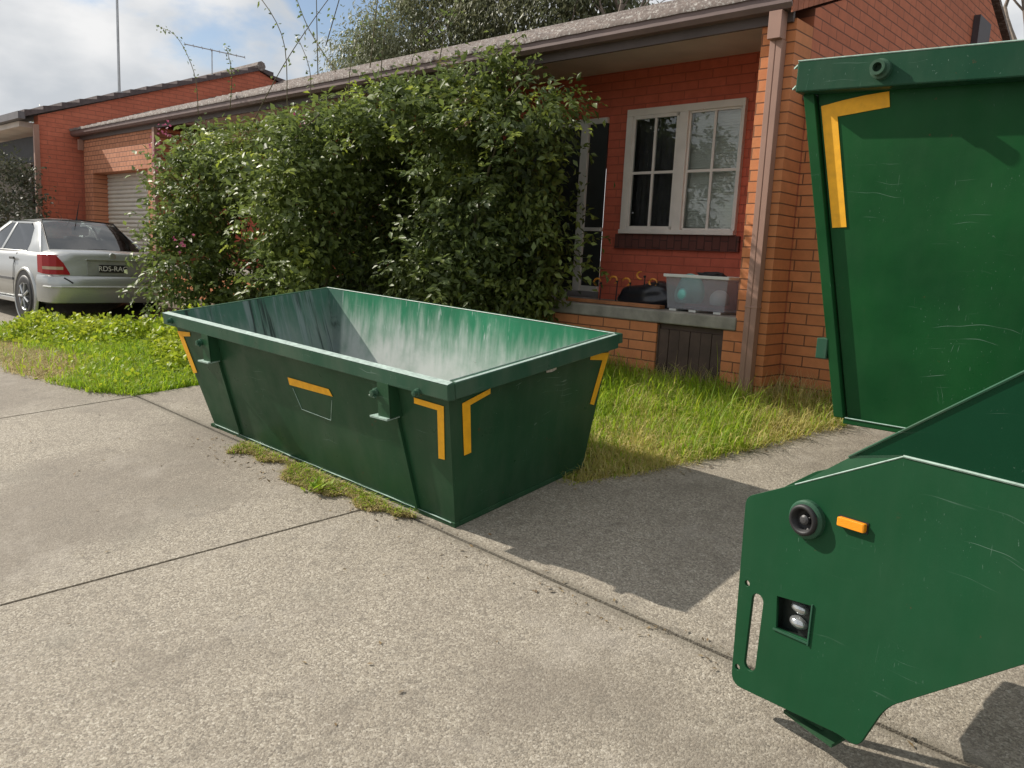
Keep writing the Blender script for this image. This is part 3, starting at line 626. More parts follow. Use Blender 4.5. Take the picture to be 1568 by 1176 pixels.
# ------------------------------------------------------------------ truck tail (frame TM): x to the right along the plate, y away, z up
tk = thing("skip_truck", "green tail of a skip truck with amber marker light and round lamp in front", "truck", TM, (.2, 0, -.50))
def plate_with_holes(name, outline, holes, y0, th, mat, parent, bevel=.0015):
    cu = bpy.data.curves.new(name, 'CURVE'); cu.dimensions = '2D'; cu.fill_mode = 'BOTH'; cu.extrude = th / 2; cu.bevel_depth = bevel; cu.bevel_resolution = 1
    at = parent['at']
    for poly in [outline] + holes:
        sp = cu.splines.new('POLY'); sp.points.add(len(poly) - 1); sp.use_cyclic_u = True
        for p, (x, z) in zip(sp.points, poly): p.co = (x - at[0], z - at[2], 0, 1)
    tmp = bpy.data.objects.new("tmp", cu); COL.objects.link(tmp)
    dg = bpy.context.evaluated_depsgraph_get(); me = bpy.data.meshes.new_from_object(tmp.evaluated_get(dg)); bpy.data.objects.remove(tmp); bpy.data.curves.remove(cu)
    me.transform(Matrix(((1, 0, 0, 0), (0, 0, -1, y0 + th / 2 - at[1]), (0, 1, 0, 0), (0, 0, 0, 1)))); me.name = name; me.materials.clear(); me.materials.append(mat)
    o = bpy.data.objects.new(name, me); COL.objects.link(o); o.parent = parent; return o
def rounded(poly, rad, n=5):
    out = []; m = len(poly)
    for i in range(m):
        p = Vector(poly[i]); a = Vector(poly[i - 1]); b = Vector(poly[(i + 1) % m]); r_ = rad[i] if isinstance(rad, list) else rad
        if r_ <= 0: out.append(tuple(p)); continue
        u = (a - p).normalized(); w = (b - p).normalized(); k = min(r_, (a - p).length * .45, (b - p).length * .45)
        for j in range(n + 1): q = j / n; out.append(tuple((p + u * k) * (1 - q) ** 2 + p * 2 * q * (1 - q) + (p + w * k) * q ** 2))
    return out
OUT = rounded([(-.275, .245), (-.074, .345), (.295, .529), (.474, .530), (.632, .528), (1.25, .52), (1.25, -.02), (.70, .053), (.335, -.265), (.262, -.445), (.19, -.437), (-.262, -.480)],
              [.03, 0, 0, 0, 0, 0, 0, 0, .05, .06, .02, .05])
OUT = [p for p in OUT]
def slot(x, z0, z1, r_, tilt): 
    c = []
    for k in range(9): a = math.pi * k / 8; c.append((x + tilt + r_ * math.cos(a), z1 - r_ + r_ * math.sin(a)))
    for k in range(9): a = math.pi + math.pi * k / 8; c.append((x + r_ * math.cos(a), z0 + r_ + r_ * math.sin(a)))
    return c
def circ(x, z, r_): return [(x + r_ * math.cos(2 * math.pi * k / 14), z + r_ * math.sin(2 * math.pi * k / 14)) for k in range(14)]
boxh = [(-.101, -.068), (.042, -.048), (.042, -.178), (-.093, -.186)]
plate_with_holes("tail_plate", OUT, [slot(-.186, -.395, -.092, .0265, .006), circ(-.233, -.072, .0125), circ(-.240, -.405, .0125), boxh], 0, .010, GREEN_TRUCK, tk)
# added unseen plate casting the ground shadow; far plate's hidden outline shaped for it
def up(P): return [(x / .96, z / .96) for x, z in P]
plate_with_holes("shadow_plate", up([(-.40, .06), (-.30, .17), (.15, .34), (1.3, .36), (1.3, .10), (.72, .06), (.33, -.19), (.17, -.37), (-.033, -.239)]), [], .3 / .96, .010, GREEN, tk)
plate_with_holes("far_tail_plate", rounded(up([(-.496, .143), (-.344, .253), (.2, .49), (1.3, .49), (1.3, -.05), (.6, -.12), (.06, -.29), (-.163, -.139)]), [.03, .02, 0, 0, 0, 0, .03, .03]), [], .5 / .96, .010, GREEN_TRUCK, tk)
mb = MB(); mb.box(.75, 1.3, .012, .30, .10, .30); mb.box(.78, 1.3, .335, .51, .12, .30); mb.build("cross_beam", GREEN, tk)
# flared tray side above the plate
tn = math.tan(R(20))
def fl(x, z): return (x, -(z - .531) * tn, z)
mb = MB(); mb.prism([fl(.105, .482), fl(.297, .5315), fl(1.3, .529), fl(1.3, 1.285)], (0, .006, 0)); ts = mb.build("tray_side", green_paint("green_paint_tray", (.003, .048, .021), (.005, .058, .026), .4, 0, .40), tk)
mb = MB(); mb.prism([(-.072, .0105, .347), fl(.295, .531), fl(.105, .482)], (0, .006, 0)); mb.build("gusset", GREEN_TRUCK, tk)
mb = MB(); mb.tube([fl(.103, .483), fl(1.3, 1.287)], .0045, 6); mb.build("top_edge", GREEN_RIM, ts)
mb = MB(); mb.tube([(-.074, -.001, .346), (.294, -.001, .531)], .003, 6); mb.build("worn_weld", WORN, tk); mb = MB(); mb.tube([(.294, -.002, .532), (.46, -.003, .532), (.64, -.002, .530), (1.25, -.002, .526)], .0048, 6); mb.build("worn_weld", WORN, tk)
mb = MB(); mb.prism([fl(.105, .476), fl(.29, .527), fl(.29, .535), fl(.105, .488)], (0, -.002, 0)); mb.build("weld_band", GREEN_RIM, ts)
# round lamp, amber marker, recessed lamp pair, stabiliser foot
mb = MB(); mb.ring((-.008, -.001, .243), (0, -1, 0), [(.066, 0), (.066, .018), (.060, .024), (.050, .026)], 32); lamp = mb.build("round_lamp", GREEN_RIM, tk, smooth=False)
mb = MB(); mb.ring((-.008, -.001, .243), (0, -1, 0), [(.054, .018), (.053, .034), (.046, .040), (.038, .036), (.036, .012), (.026, .008), (.001, .008)], 32); mb.build("rubber_ring", BLACK, lamp, smooth=True)
mb = MB(); mb.ring((-.008, -.006, .243), (0, -1, 0), [(.018, .006), (.017, .020), (.010, .024), (.001, .025)], 20); mb.tube([(-.030, -.016, .228), (.012, -.018, .256)], .004, 6); mb.build("bulb_socket", plain("dark_grey_plastic", (.05, .05, .052), .4), lamp)
t = NT("amber_lens"); t.col((.85, .30, .01)); t.set(t.b, Roughness=.25, Transmission_Weight=.0); t.bump(t.noise(90, 1, stretch=(1, 1, 6)), .3, .003); AMB = t.m
mb = MB(); v = [(.108, -.001, .260), (.206, -.001, .262), (.206, -.001, .292), (.108, -.001, .290)]; mb.prism(v, (0, -.020, 0)); mk = mb.build("marker_light", AMB, tk, bevel=.005)
mb = MB(); mb.prism([(.104, -.0005, .257), (.210, -.0005, .259), (.210, -.0005, .295), (.104, -.0005, .293)], (0, -.004, 0)); mb.build("marker_base", BLACK, mk)
mb = MB(); mb.box(-.100, .041, .040, .046, -.188, -.046); mb.box(-.106, -.1005, .011, .046, -.19, -.044); mb.box(.0425, .048, .011, .046, -.19, -.044); mb.box(-.1005, .0425, .011, .046, -.194, -.187); mb.box(-.1005, .0425, .011, .046, -.047, -.040); rec = mb.build("lamp_recess", plain("black_box_paint", (.006, .012, .009), .5), tk)
mb = MB(); mb.prism([(.042, -.002, -.190), (.047, -.002, -.190), (.048, -.002, -.042), (.043, -.002, -.042)], (0, -.006, 0)); mb.prism([(-.10, -.002, -.193), (.045, -.002, -.186), (.045, -.002, -.180), (-.10, -.002, -.187)], (0, -.005, 0)); mb.build("recess_lip", GREEN_RIM, rec)
t = NT("clear_lamp_lens"); t.col((.50, .52, .52)); t.set(t.b, Roughness=.12, Metallic=.75); t.bump(t.noise(60, 2), .35, .003); LENS = t.m
for zc in (-.090, -.145):
    mb = MB(); cx = -.026
    prof = [(1.0, 0), (.96, .010), (.72, .020), (.38, .026), (.02, .028)]
    vs = []; fs = []; n_ = 24
    for r_, t_ in prof:
        for j in range(n_): a = 2 * math.pi * j / n_; vs.append((cx + .036 * r_ * math.cos(a), .038 - t_, zc + .0225 * r_ * math.sin(a) - .15 * .036 * r_ * math.cos(a) * .6))
    for i_ in range(len(prof) - 1):
        for j in range(n_): fs.append((i_ * n_ + j, i_ * n_ + (j + 1) % n_, (i_ + 1) * n_ + (j + 1) % n_, (i_ + 1) * n_ + j))
    mb.add(vs, fs); mb.build("clear_lamp", LENS, tk, smooth=True)
mb = MB(); mb.prism([(-.045, .03, -.497), (.16, .02, -.512), (.16, .10, -.507), (-.03, .11, -.492)], (0, 0, .012)); mb.prism([(.02, .05, -.49), (.10, .05, -.49), (.10, .05, -.36), (.02, .05, -.36)], (0, .012, 0)); mb.box(.02, .10, .0105, .05, -.40, -.36); mb.build("rear_step", GREEN, tk)
# chassis below the tall bin, out of sight behind the tray
ch = MB(); ch.box(.9, 3.2, .5, .62, .02, .22); ch.box(.9, 3.2, 1.25, 1.37, .02, .22); ch.build("chassis_beam", BLACK, tk)
for y_ in (.45, 1.35):
    mb = MB(); mb.ring((2.2, y_, -.13), (0, 1, 0), [(.20, 0), (.42, .01), (.45, .05), (.45, .20), (.42, .24), (.20, .25)], 28); wl = mb.build("wheel", BLACK, tk, smooth=True)
    mb = MB(); mb.ring((2.2, y_ + .1, -.13), (0, 1, 0), [(.001, -.06), (.21, -.05), (.215, .1)], 20); mb.build("rim", STEEL, wl)

# ------------------------------------------------------------------ silver car
def car():
    SCL = .974; at = (-8.59, -1.68, -.105)
    CM = HM @ Matrix.Translation(at) @ Matrix.Rotation(math.pi + .045, 4, 'Z') @ Matrix.Diagonal((SCL, SCL, SCL, 1))   # x forward, y to its left, z up
    cr_ = thing("parked_car", "silver sedan with red tail lights and black number plate parked by the garage", "car", CM)
    t = NT("silver_car_paint"); t.col((.45, .46, .45)); t.set(t.b, Roughness=.30, Metallic=.55, Coat_Weight=.5, Coat_Roughness=.1); SIL = t.m
    TRIM = plain("grey_plastic_trim", (.10, .10, .10), .6)
    st = [(.05, .70, .30, .80, .90), (.075, .76, .27, .88, .945), (.16, .81, .24, .905, .975), (.5, .845, .22, .915, .985), (1.0, .855, .21, .915, .96), (2.0, .86, .2, .90, .93), (2.9, .855, .2, .89, .94), (3.3, .845, .21, .84, .90), (3.8, .80, .23, .74, .80), (4.1, .70, .28, .62, .68), (4.2, .58, .34, .55, .60)]
    V = []; nsec = 0
    for x, w, zb_, belt, deck in st:
        h = [(0, zb_), (w - .10, zb_), (w - .02, zb_ + .12), (w + .004, .50), (w - .004, .68), (w - .03, belt - .06), (w - .075, belt), (w - .22, deck - .014), (0, deck)]
        sec = h + [(-y_, z_) for y_, z_ in reversed(h[1:-1])]; nsec = len(sec)
        V += [(x, y_, z_) for y_, z_ in sec]
    F = []
    for i in range(len(st) - 1):
        for j in range(nsec): F.append((i * nsec + j, i * nsec + (j + 1) % nsec, (i + 1) * nsec + (j + 1) % nsec, (i + 1) * nsec + j))
    F += [tuple(range(nsec)), tuple(range((len(st) - 1) * nsec, len(st) * nsec))]
    mb = MB(); mb.add(V, F)
    # greenhouse shell: pillars and roof
    def sd(x, q, s): return (x, s * (.775 - .235 * q - .02 * q * q), .905 + .455 * q)
    rf = []; nx, ny_ = 9, 9
    for i in range(nx):
        u = i / (nx - 1); x = 1.16 + u * 1.12
        for j in range(ny_):
            v_ = j / (ny_ - 1) * 2 - 1; z = 1.415 - .055 * v_ * v_ - .020 * (2 * u - 1) ** 2 - (.012 if i in (0,) else 0)
            rf.append((x + .04 * (1 - v_ * v_) * (-1 if u < .5 else 1) * abs(2 * u - 1), v_ * .535, z))
    mb.add(rf, [(i * ny_ + j, i * ny_ + j + 1, (i + 1) * ny_ + j + 1, (i + 1) * ny_ + j) for i in range(nx - 1) for j in range(ny_ - 1)])
    for s in (1, -1):
        cp = [sd(.50, .02, s), sd(.78, .45, s), sd(1.13, .96, s), sd(1.28, .97, s), sd(1.40, .93, s), sd(1.20, .75, s), sd(1.03, .3, s), sd(1.0, 0, s)]
        mb.prism(cp, (0, -s * .03, 0))
        mb.prism([sd(1.0, 0, s), sd(1.02, .06, s), sd(3.0, .06, s), sd(3.1, 0, s)], (0, -s * .03, 0))
        mb.prism([sd(1.28, .97, s), sd(1.42, .90, s), sd(2.22, .92, s), sd(2.35, .98, s)], (0, -s * .03, 0))
        mb.prism([sd(1.96, .05, s), sd(2.04, .05, s), sd(2.04, .92, s), sd(1.97, .92, s)], (0, -s * .03, 0))
        mb.prism([sd(2.22, .95, s), sd(2.36, .98, s), sd(3.12, .02, s), sd(2.98, .03, s)], (0, -s * .03, 0))
    for s in (1, -1):   # rear pillars' inner returns beside the back window
        mb.add([(.50, s * .775, .905), (.56, s * .62, .975), (1.17, s * .48, 1.36), (1.15, s * .535, 1.345)], [(0, 1, 2, 3)])
    bdy = mb.build("body", SIL, cr_, bevel=.006); 
    for p in bdy.data.polygons: p.use_smooth = True
    em = bdy.modifiers.new("edges", 'EDGE_SPLIT'); em.split_angle = R(38)
    # windows
    CG = glass_mat("car_window_glass", (.42, .46, .46), .16, .03)
    mb = MB(); rw = []
    for i in range(5):
        u = i / 4
        for j in range(7):
            v_ = j / 3 - 1; hw = .63 * (1 - u) + .50 * u
            rw.append((.54 + .62 * u - .05 * (1 - v_ * v_), v_ * hw, .972 + .40 * u + .012 * (1 - v_ * v_) + .03 * math.sin(math.pi * u)))
    mb.add(rw, [(i * 7 + j, i * 7 + j + 1, (i + 1) * 7 + j + 1, (i + 1) * 7 + j) for i in range(4) for j in range(6)]); w_ = mb.build("rear_window", CG, cr_, smooth=True)
    mb = MB(); mb.tube([(.555, -.64, .962), (.49, 0, .985), (.555, .64, .962), (1.16, .505, 1.375), (1.11, 0, 1.40), (1.16, -.505, 1.375), (.555, -.64, .962)], .010, 6); mb.build("seal", BLACK, w_)
    mb = MB(); mb.add([(2.3, -.54, 1.37), (2.3, .54, 1.37), (3.1, .66, .93), (3.1, -.66, .93)], [(0, 1, 2, 3)]); mb.build("windscreen", CG, cr_)
    for s in (1, -1):
        for poly in ([(1.03, .06), (1.96, .06), (1.97, .92), (1.42, .90), (1.22, .75), (1.06, .35)], [(2.04, .06), (2.96, .06), (2.22, .93), (2.04, .92)]):
            mb = MB(); mb.prism([(a_[0], a_[1] - s * .008, a_[2]) for a_ in (sd(x, q, s) for x, q in poly)], (0, -s * .004, 0)); w_ = mb.build("side_window", CG, cr_)
        mb = MB(); mb.prism([sd(1.00, .012, s), sd(3.02, .012, s), sd(3.02, .05, s), sd(1.0, .05, s)], (0, s * .006, 0)); mb.build("belt_trim", TRIM, cr_)
    # cabin inside: seats, parcel shelf
    SEAT = plain("grey_car_seats", (.13, .13, .14), .9)
    mb = MB(); mb.box(.62, 2.9, -.70, .70, .60, .90); mb.build("cabin_floor", DARKIN, cr_)
    for y_ in (-.36, .36):
        mb = MB(); mb.box(1.95, 2.10, y_ - .23, y_ + .23, .8, 1.16); mb.box(1.96, 2.06, y_ - .12, y_ + .12, 1.18, 1.32); mb.build("seat", SEAT, cr_, bevel=.03)
    mb = MB(); mb.box(1.10, 1.24, -.62, .62, .8, 1.12); mb.build("rear_seat", SEAT, cr_, bevel=.03)
    # bumper, lights, plate
    mb = MB(); bw = [(.14, .835), (.05, .80), (.0, .70), (-.035, .40), (-.045, 0)]
    outl = [(x, y_) for x, y_ in bw] + [(x, -y_) for x, y_ in reversed(bw[:-1])]
    outl = [(.75 - .32, .862)] + outl + [(.75 - .32, -.862)]
    lv = [(.26, .03), (.34, .005), (.50, -.005), (.555, .0), (.60, .018), (.625, .05)]
    V = [(x + (d_ if abs(y_) < .85 else 0), y_ * (1 - d_ * .35), z_) for z_, d_ in lv for x, y_ in outl]; m_ = len(outl)
    mb.add(V, [(i * m_ + j, i * m_ + j + 1, (i + 1) * m_ + j + 1, (i + 1) * m_ + j) for i in range(len(lv) - 1) for j in range(m_ - 1)])
    mb.build("rear_bumper", SIL, cr_, smooth=True)
    mb = MB(); mb.tube([(.20, .852, .475), (.04, .81, .475), (-.012, .70, .478), (-.046, .4, .48), (-.055, 0, .48), (-.046, -.4, .48), (-.012, -.7, .478), (.04, -.81, .475)], .016, 6); mb.build("bumper_strip", plain("pale_bumper_strip", (.5, .5, .48), .5), cr_)
    RED = NT("red_lens"); RED.col((.36, .020, .028)); RED.set(RED.b, Roughness=.18); RED = RED.m
    for s in (1, -1):
        mb = MB(); tl = [(.36, .866, .90, .66), (.22, .856, .90, .645), (.10, .815, .905, .64), (.055, .74, .90, .64), (.045, .655, .80, .64), (.045, .575, .66, .64)]
        V = [(x - .008, s * y_, z_) for x, y_, zt_, zb2 in tl for z_ in (zb2, zt_)] ; mb.add(V, [(2 * i, 2 * i + 2, 2 * i + 3, 2 * i + 1) for i in range(len(tl) - 1)])
        V = [(x + .05, s * (y_ - .05), z_) for x, y_, zt_, zb2 in tl for z_ in (zb2, zt_)]; mb.add(V, [(2 * i, 2 * i + 1, 2 * i + 3, 2 * i + 2) for i in range(len(tl) - 1)])
        tlo = mb.build("tail_light", RED, cr_)
        mb = MB(); V = [(x - .0115, s * (y_ + .003), z_) for x, y_, a_, b2 in tl[1:5] for z_ in (.705, .745)]; mb.add(V, [(2 * i, 2 * i + 2, 2 * i + 3, 2 * i + 1) for i in range(3)]); mb.build("indicator_band", plain("pale_indicator_lens", (.50, .36, .26), .25), tlo)
    mb = MB(); mb.box(.030, .052, -.40, .40, .60, .615); mb.box(.018, .05, -.36, .36, .845, .862); mb.build("boot_trim", SIL, cr_, bevel=.003)
    mb = MB(); mb.box(.040, .052, -.34, .34, .64, .845); mb.build("plate_recess", plain("dull_boot_paint", (.30, .31, .29), .5, .3), cr_)
    mb = MB(); mb.box(.028, .0395, -.19, .19, .68, .785); npl = mb.build("number_plate", BLACK, cr_)
    cu = bpy.data.curves.new("t", 'FONT'); cu.body = "RDS-RAG"; cu.size = .098; cu.align_x = 'CENTER'; cu.align_y = 'CENTER'; cu.extrude = .001; to = bpy.data.objects.new("t", cu); COL.objects.link(to)
    dg = bpy.context.evaluated_depsgraph_get(); me = bpy.data.meshes.new_from_object(to.evaluated_get(dg)); bpy.data.objects.remove(to)
    me.transform(Matrix(((0, 0, -1, .0265), (-1, 0, 0, 0), (0, 1, 0, .730), (0, 0, 0, 1))) ); me.materials.clear(); me.materials.append(WHITE); me.name = "plate_lettering"
    tx = bpy.data.objects.new("plate_lettering", me); COL.objects.link(tx); tx.parent = npl
    mb = MB(); mb.ring((.05, .0, .905), (-1, 0, 0), [(.045, 0), (.045, .008), (.03, .012), (.001, .012)], 18); mb.build("boot_badge", STEEL, cr_)
    # wheels, arches, handle, trim, aerial
    for x in (.86, 3.36):
        for s in (1, -1):
            mb = MB(); mb.ring((x, s * .83, .30), (0, s, 0), [(.001, .034), (.365, .034), (.365, .0)], 30); ar = mb.build("wheel_arch", BLACK, cr_)
            mb = MB(); mb.ring((x, s * .83, .30), (0, s, 0), [(.365, .0), (.366, .040), (.385, .042), (.405, .030), (.41, .0)], 30); mb.build("arch_lip", SIL, ar, smooth=True)
            mb = MB(); mb.ring((x, s * .70, .30), (0, s, 0), [(.19, .172), (.25, .178), (.29, .165), (.30, .13), (.30, .0)], 30); wh = mb.build("wheel", BLACK, cr_, smooth=True)
            mb = MB(); mb.ring((x, s * .70, .30), (0, s, 0), [(.195, .176), (.185, .165), (.17, .15), (.05, .165), (.001, .17)], 20)
            for k in range(7): a = 2 * math.pi * k / 7; mb.tube([(x + .04 * math.cos(a), s * .875, .3 + .04 * math.sin(a)), (x + .18 * math.cos(a), s * .872, .3 + .18 * math.sin(a))], .020, 6)
            mb.build("hubcap", STEEL, wh)
    for s in (1, -1):
        for x in (1.22, 2.22):
            mb = MB(); mb.box(x, x + .16, s * .862 - .012, s * .862 + .012, .80, .835); mb.build("door_handle", TRIM, cr_, bevel=.004)
        mb = MB(); mb.box(1.28, 2.95, s * .868 - .006, s * .868 + .006, .505, .54); mb.build("side_strip", TRIM, cr_)
        mb = MB(); mb.box(1.25, 2.98, s * .81 - .02, s * .81 + .03, .185, .25); mb.build("sill", SIL, cr_, bevel=.01)
        for x in (1.27, 2.02, 2.98): mb = MB(); mb.tube([(x, s * .866, .30), (x, s * .868, .55), (x, s * .858, .72), (x, s * .80, .905)], .004, 4); mb.build("door_gap", BLACK, cr_)
        mb = MB(); mb.box(2.86, 3.0, s * .93 - .10, s * .93 + .08, .93, 1.06); mb.build("mirror", SIL, cr_, bevel=.03)
        mb = MB(); mb.add([(4.03, s * .42, .56), (4.12, s * .40, .44), (3.95, s * .74, .46), (3.80, s * .765, .60)], [(0, 1, 2, 3)]); mb.build("headlight", LENS, cr_)
    mb = MB(); mb.tube([(1.22, 0, 1.40), (1.21, 0, 1.44), (1.10, 0, 1.68)], [.014, .009, .003], 6); mb.build("aerial", BLACK, cr_)
    mb = MB(); mb.tube([(.012, .66, .70 - .10), (-.01, .60, .56), (-.03, .56, .53)], .010, 5); mb.build("bumper_scuff", BLACK, cr_)
car()

# ------------------------------------------------------------------ plants
def nrm(a): return a / np.maximum(1e-9, np.linalg.norm(a, axis=-1, keepdims=True))
def leaves(P, A, Nn, ln, wd, fold=.25):
    """two-triangle folded leaves: base P, axis A, normal Nn"""
    A = nrm(A); S = nrm(np.cross(A, Nn)); Nn = np.cross(S, A); n = len(P); ln = np.asarray(ln).reshape(-1, 1) * np.ones((n, 1)); wd = np.asarray(wd).reshape(-1, 1) * np.ones((n, 1))
    V = np.stack([P, P + A * ln * .45 + S * wd * .5 + Nn * wd * fold, P + A * ln, P + A * ln * .45 - S * wd * .5 + Nn * wd * fold], 1).reshape(-1, 3)
    b = np.arange(n)[:, None] * 4; F = np.concatenate([b + np.array([[0, 1, 2]]), b + np.array([[0, 2, 3]])], 0); return V, F
def blades(P, hgt, wid, lean):
    n = len(P); a = rng.uniform(0, 2 * np.pi, n); d = np.stack([np.cos(a), np.sin(a), 0 * a], -1); w = np.stack([-np.sin(a), np.cos(a), 0 * a], -1) * (wid / 2)[:, None]
    up = np.array([0, 0, 1.]); h = hgt[:, None]; l = lean[:, None]
    mid = P + up * h * .55 + d * h * l * .35; tip = P + up * h * (1 - .35 * l) + d * h * l * 1.0
    V = np.stack([P - w, P + w, mid + w * .8, mid - w * .8, tip], 1).reshape(-1, 3); b = np.arange(n)[:, None] * 5
    return V, np.concatenate([b + np.array([[0, 1, 2]]), b + np.array([[0, 2, 3]]), b + np.array([[3, 2, 4]])], 0)
def merge(parts):
    V = []; F = []; k = 0
    for v, f in parts: V.append(v); F.append(f + k); k += len(v)
    return np.concatenate(V), np.concatenate(F)
def inpoly(x, y, poly):
    r_ = np.zeros(len(x), bool); n = len(poly)
    for i in range(n):
        x1, y1 = poly[i]; x2, y2 = poly[(i + 1) % n]; c = ((y1 > y) != (y2 > y)); r_ ^= c & (x < (x2 - x1) * (y - y1) / (y2 - y1 + 1e-12) + x1)
    return r_
def lump_leaves(lumps, clusters, per, ln, wd, spread=.13, depth=(.70, 1.06), hang=.35, cut=None):
    """leaves in clumps over the outer zone of overlapping ellipsoid lumps (x,y,z,rx,ry,rz)"""
    L = np.array(lumps); ar = (L[:, 3] * L[:, 4] + L[:, 3] * L[:, 5] + L[:, 4] * L[:, 5]); k = rng.choice(len(L), clusters, p=ar / ar.sum())
    d = nrm(rng.normal(size=(clusters, 3))); rr = rng.uniform(*depth, clusters)[:, None]
    C = L[k, :3] + d * L[k, 3:] * rr
    # drop clusters deep inside another lump
    ins = np.zeros(clusters, bool)
    for l in L: ins |= (((C - l[:3]) / l[3:]) ** 2).sum(1) < .42
    C = C[~ins]; d = d[~ins]; rad = rng.uniform(.5, 1.5, len(C))
    idx = np.repeat(np.arange(len(C)), per); P = C[idx] + rng.normal(size=(len(idx), 3)) * (spread * rad[idx])[:, None] * np.array([1, 1, .8])
    axis = nrm(d[idx] * .7 + rng.normal(size=P.shape) * .75 + np.array([0, 0, -hang])); no = nrm(d[idx] * .6 + np.array([0, 0, .7]) + rng.normal(size=P.shape) * .55)
    if cut is not None: m = cut(P); P, axis, no = P[m], axis[m], no[m]
    s = rng.uniform(.65, 1.3, len(P)); return leaves(P, axis, no, ln * s, wd * s)
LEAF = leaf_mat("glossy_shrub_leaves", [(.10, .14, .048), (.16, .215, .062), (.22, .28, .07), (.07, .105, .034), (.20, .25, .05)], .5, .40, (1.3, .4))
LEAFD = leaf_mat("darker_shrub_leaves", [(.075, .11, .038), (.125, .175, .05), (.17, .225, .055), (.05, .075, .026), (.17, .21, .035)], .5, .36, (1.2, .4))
YLEAF = leaf_mat("yellow_green_young_leaves", [(.26, .33, .04), (.34, .40, .06), (.20, .28, .035), (.42, .46, .09)], .4, .45)
shr = thing("climbing_shrub", "huge overgrown climbing shrub swallowing the porch and gutter of the near house", "shrub", at=(-4.6, -.6, .1))
def above(P):
    """stays above the drive and, but for a few sprigs, below a line that falls away to the left under the gutter"""
    q = np.clip((-3.5 - P[:, 0]) / 1.9, 0, 1); q = q * q * (3 - 2 * q)
    k = .335 - .062 * q + .016 * np.clip((-6.6 - P[:, 0]) / 1.2, 0, 1) + .010 * np.sin(P[:, 0] * 3.7) + .008 * np.sin(P[:, 0] * 9.1 + 1) + rng.exponential(.008, len(P))
    k = k - .085 * np.clip((P[:, 0] + 2.55) / .8, 0, 1)
    return (P[:, 2] > gz(P[:, 0], P[:, 1]) - .02) & (P[:, 1] < 1.0) & (P[:, 2] < 1.02 + k * (P[:, 1] + 6.1))
LUMP = [(-7.05, -1.2, 1.50, 0.66, 0.5, 0.70), (-6.75, -1.5, 0.76, 0.46, 0.42, 0.46), (-6.2, -0.9, 1.88, 0.92, 0.5, 0.46), (-4.58, -1.3, 1.46, 0.46, 0.45, 0.68), (-4.40, -1.3, 0.72, 0.34, 0.4, 0.34), (-4.3, -0.9, 2.10, 0.65, 0.5, 0.42), (-3.45, -0.7, 2.36, 0.6, 0.5, 0.28), (-7.7, -0.5, 2.38, 0.75, 0.3, 0.18), (-6.2, -0.35, 2.50, 0.9, 0.25, 0.14), (-6.5, -0.9, 0.60, 0.85, 0.4, 0.45), (-5.2, -.5, 2.45, .8, .3, .2), (-2.8, -.42, 2.68, .6, .25, .22)]
LUMP2 = [(-2.49, -0.5, 2.36, 0.70, 0.5, 0.38), (-2.89, -0.5, 1.60, 0.46, 0.5, 0.66), (-2.81, -0.75, 0.86, 0.48, 0.42, 0.44), (-2.30, -0.3, 1.80, 0.30, 0.36, 0.60), (-2.30, -0.3, 0.95, 0.48, 0.35, 0.50), (-5.25, 0.45, 1.40, 1.21, 0.3, 1.10), (-3.9, 0.5, 1.5, .9, .3, 1.2), (-4.7, .15, 1.3, .8, .3, 1.1), (-3.75, .2, 1.2, .5, .3, 1.0), (-2.05, -0.3, 2.5, 0.18, 0.3, 0.22), (-3.7, -.25, 2.52, 1.0, .3, .22)]
CAVE = [(-3.55, -.8, 1.36, .50, .85, .82), (-5.40, -1.25, .95, .33, .6, .60), (-3.85, -1.0, .75, .36, .7, .5), (-6.2, -1.6, .75, .22, .5, .35)]
def above2(P):
    x, y, z = P.T; m = above(P) & (np.sin(4.1 * x + 1.7 * np.sin(2.9 * z)) * np.sin(4.6 * z + 1.4 * np.sin(3.3 * x)) + .45 * np.sin(8.3 * x + 3 * y) * np.sin(7.1 * z + 1.2) < .50)
    for c_ in CAVE: m &= (((P - np.array(c_[:3])) / np.array(c_[3:])) ** 2).sum(1) > 1
    return m
def sprays(lumps, n, L0, ln, wd, step=.035):
    """arching twigs that leave the surface of the lumps, set with alternate leaves"""
    L = np.array(lumps); k = rng.integers(0, len(L), n); d = nrm(rng.normal(size=(n, 3)) + np.array([-.25, -.7, .25])); P = L[k, :3] + d * L[k, 3:] * .9; out = []; ax = []; nn = []
    v = nrm(d + rng.normal(0, .45, (n, 3)) + np.array([0, 0, .45])); T = rng.uniform(.5, 1.4, n) * L0; m = int(L0 * 1.4 / step)
    for i in range(m):
        a = i * step; live = a < T
        v = nrm(v + np.array([0, 0, -.075]) + rng.normal(0, .03, (n, 3))); P = P + v * step
        for sgn in (-1, 1):
            sd_ = nrm(np.cross(v, np.array([0, 0, 1.])) + 1e-6) * sgn; q = live & (rng.uniform(0, 1, n) < .85)
            out.append((P + rng.normal(0, .008, P.shape))[q]); ax.append((v * .5 + sd_ + rng.normal(0, .3, P.shape) + np.array([0, 0, -.2]))[q]); nn.append((np.array([0, 0, .8]) + d * .5 + rng.normal(0, .35, P.shape))[q])
    P = np.concatenate(out); A = np.concatenate(ax); N_ = np.concatenate(nn); m_ = above2(P); P, A, N_ = P[m_], A[m_], N_[m_]; s_ = rng.uniform(.6, 1.25, len(P)); return leaves(P, A, N_, ln * s_, wd * s_)
V, F = merge([lump_leaves(LUMP, 820, 44, .085, .048, .13, cut=above2, depth=(.62, 1.02)), lump_leaves(LUMP, 300, 30, .085, .05, .16, (.35, .6), cut=above), sprays(LUMP, 420, .42, .08, .044)]); fast_mesh("foliage", V, F, LEAF, shr)
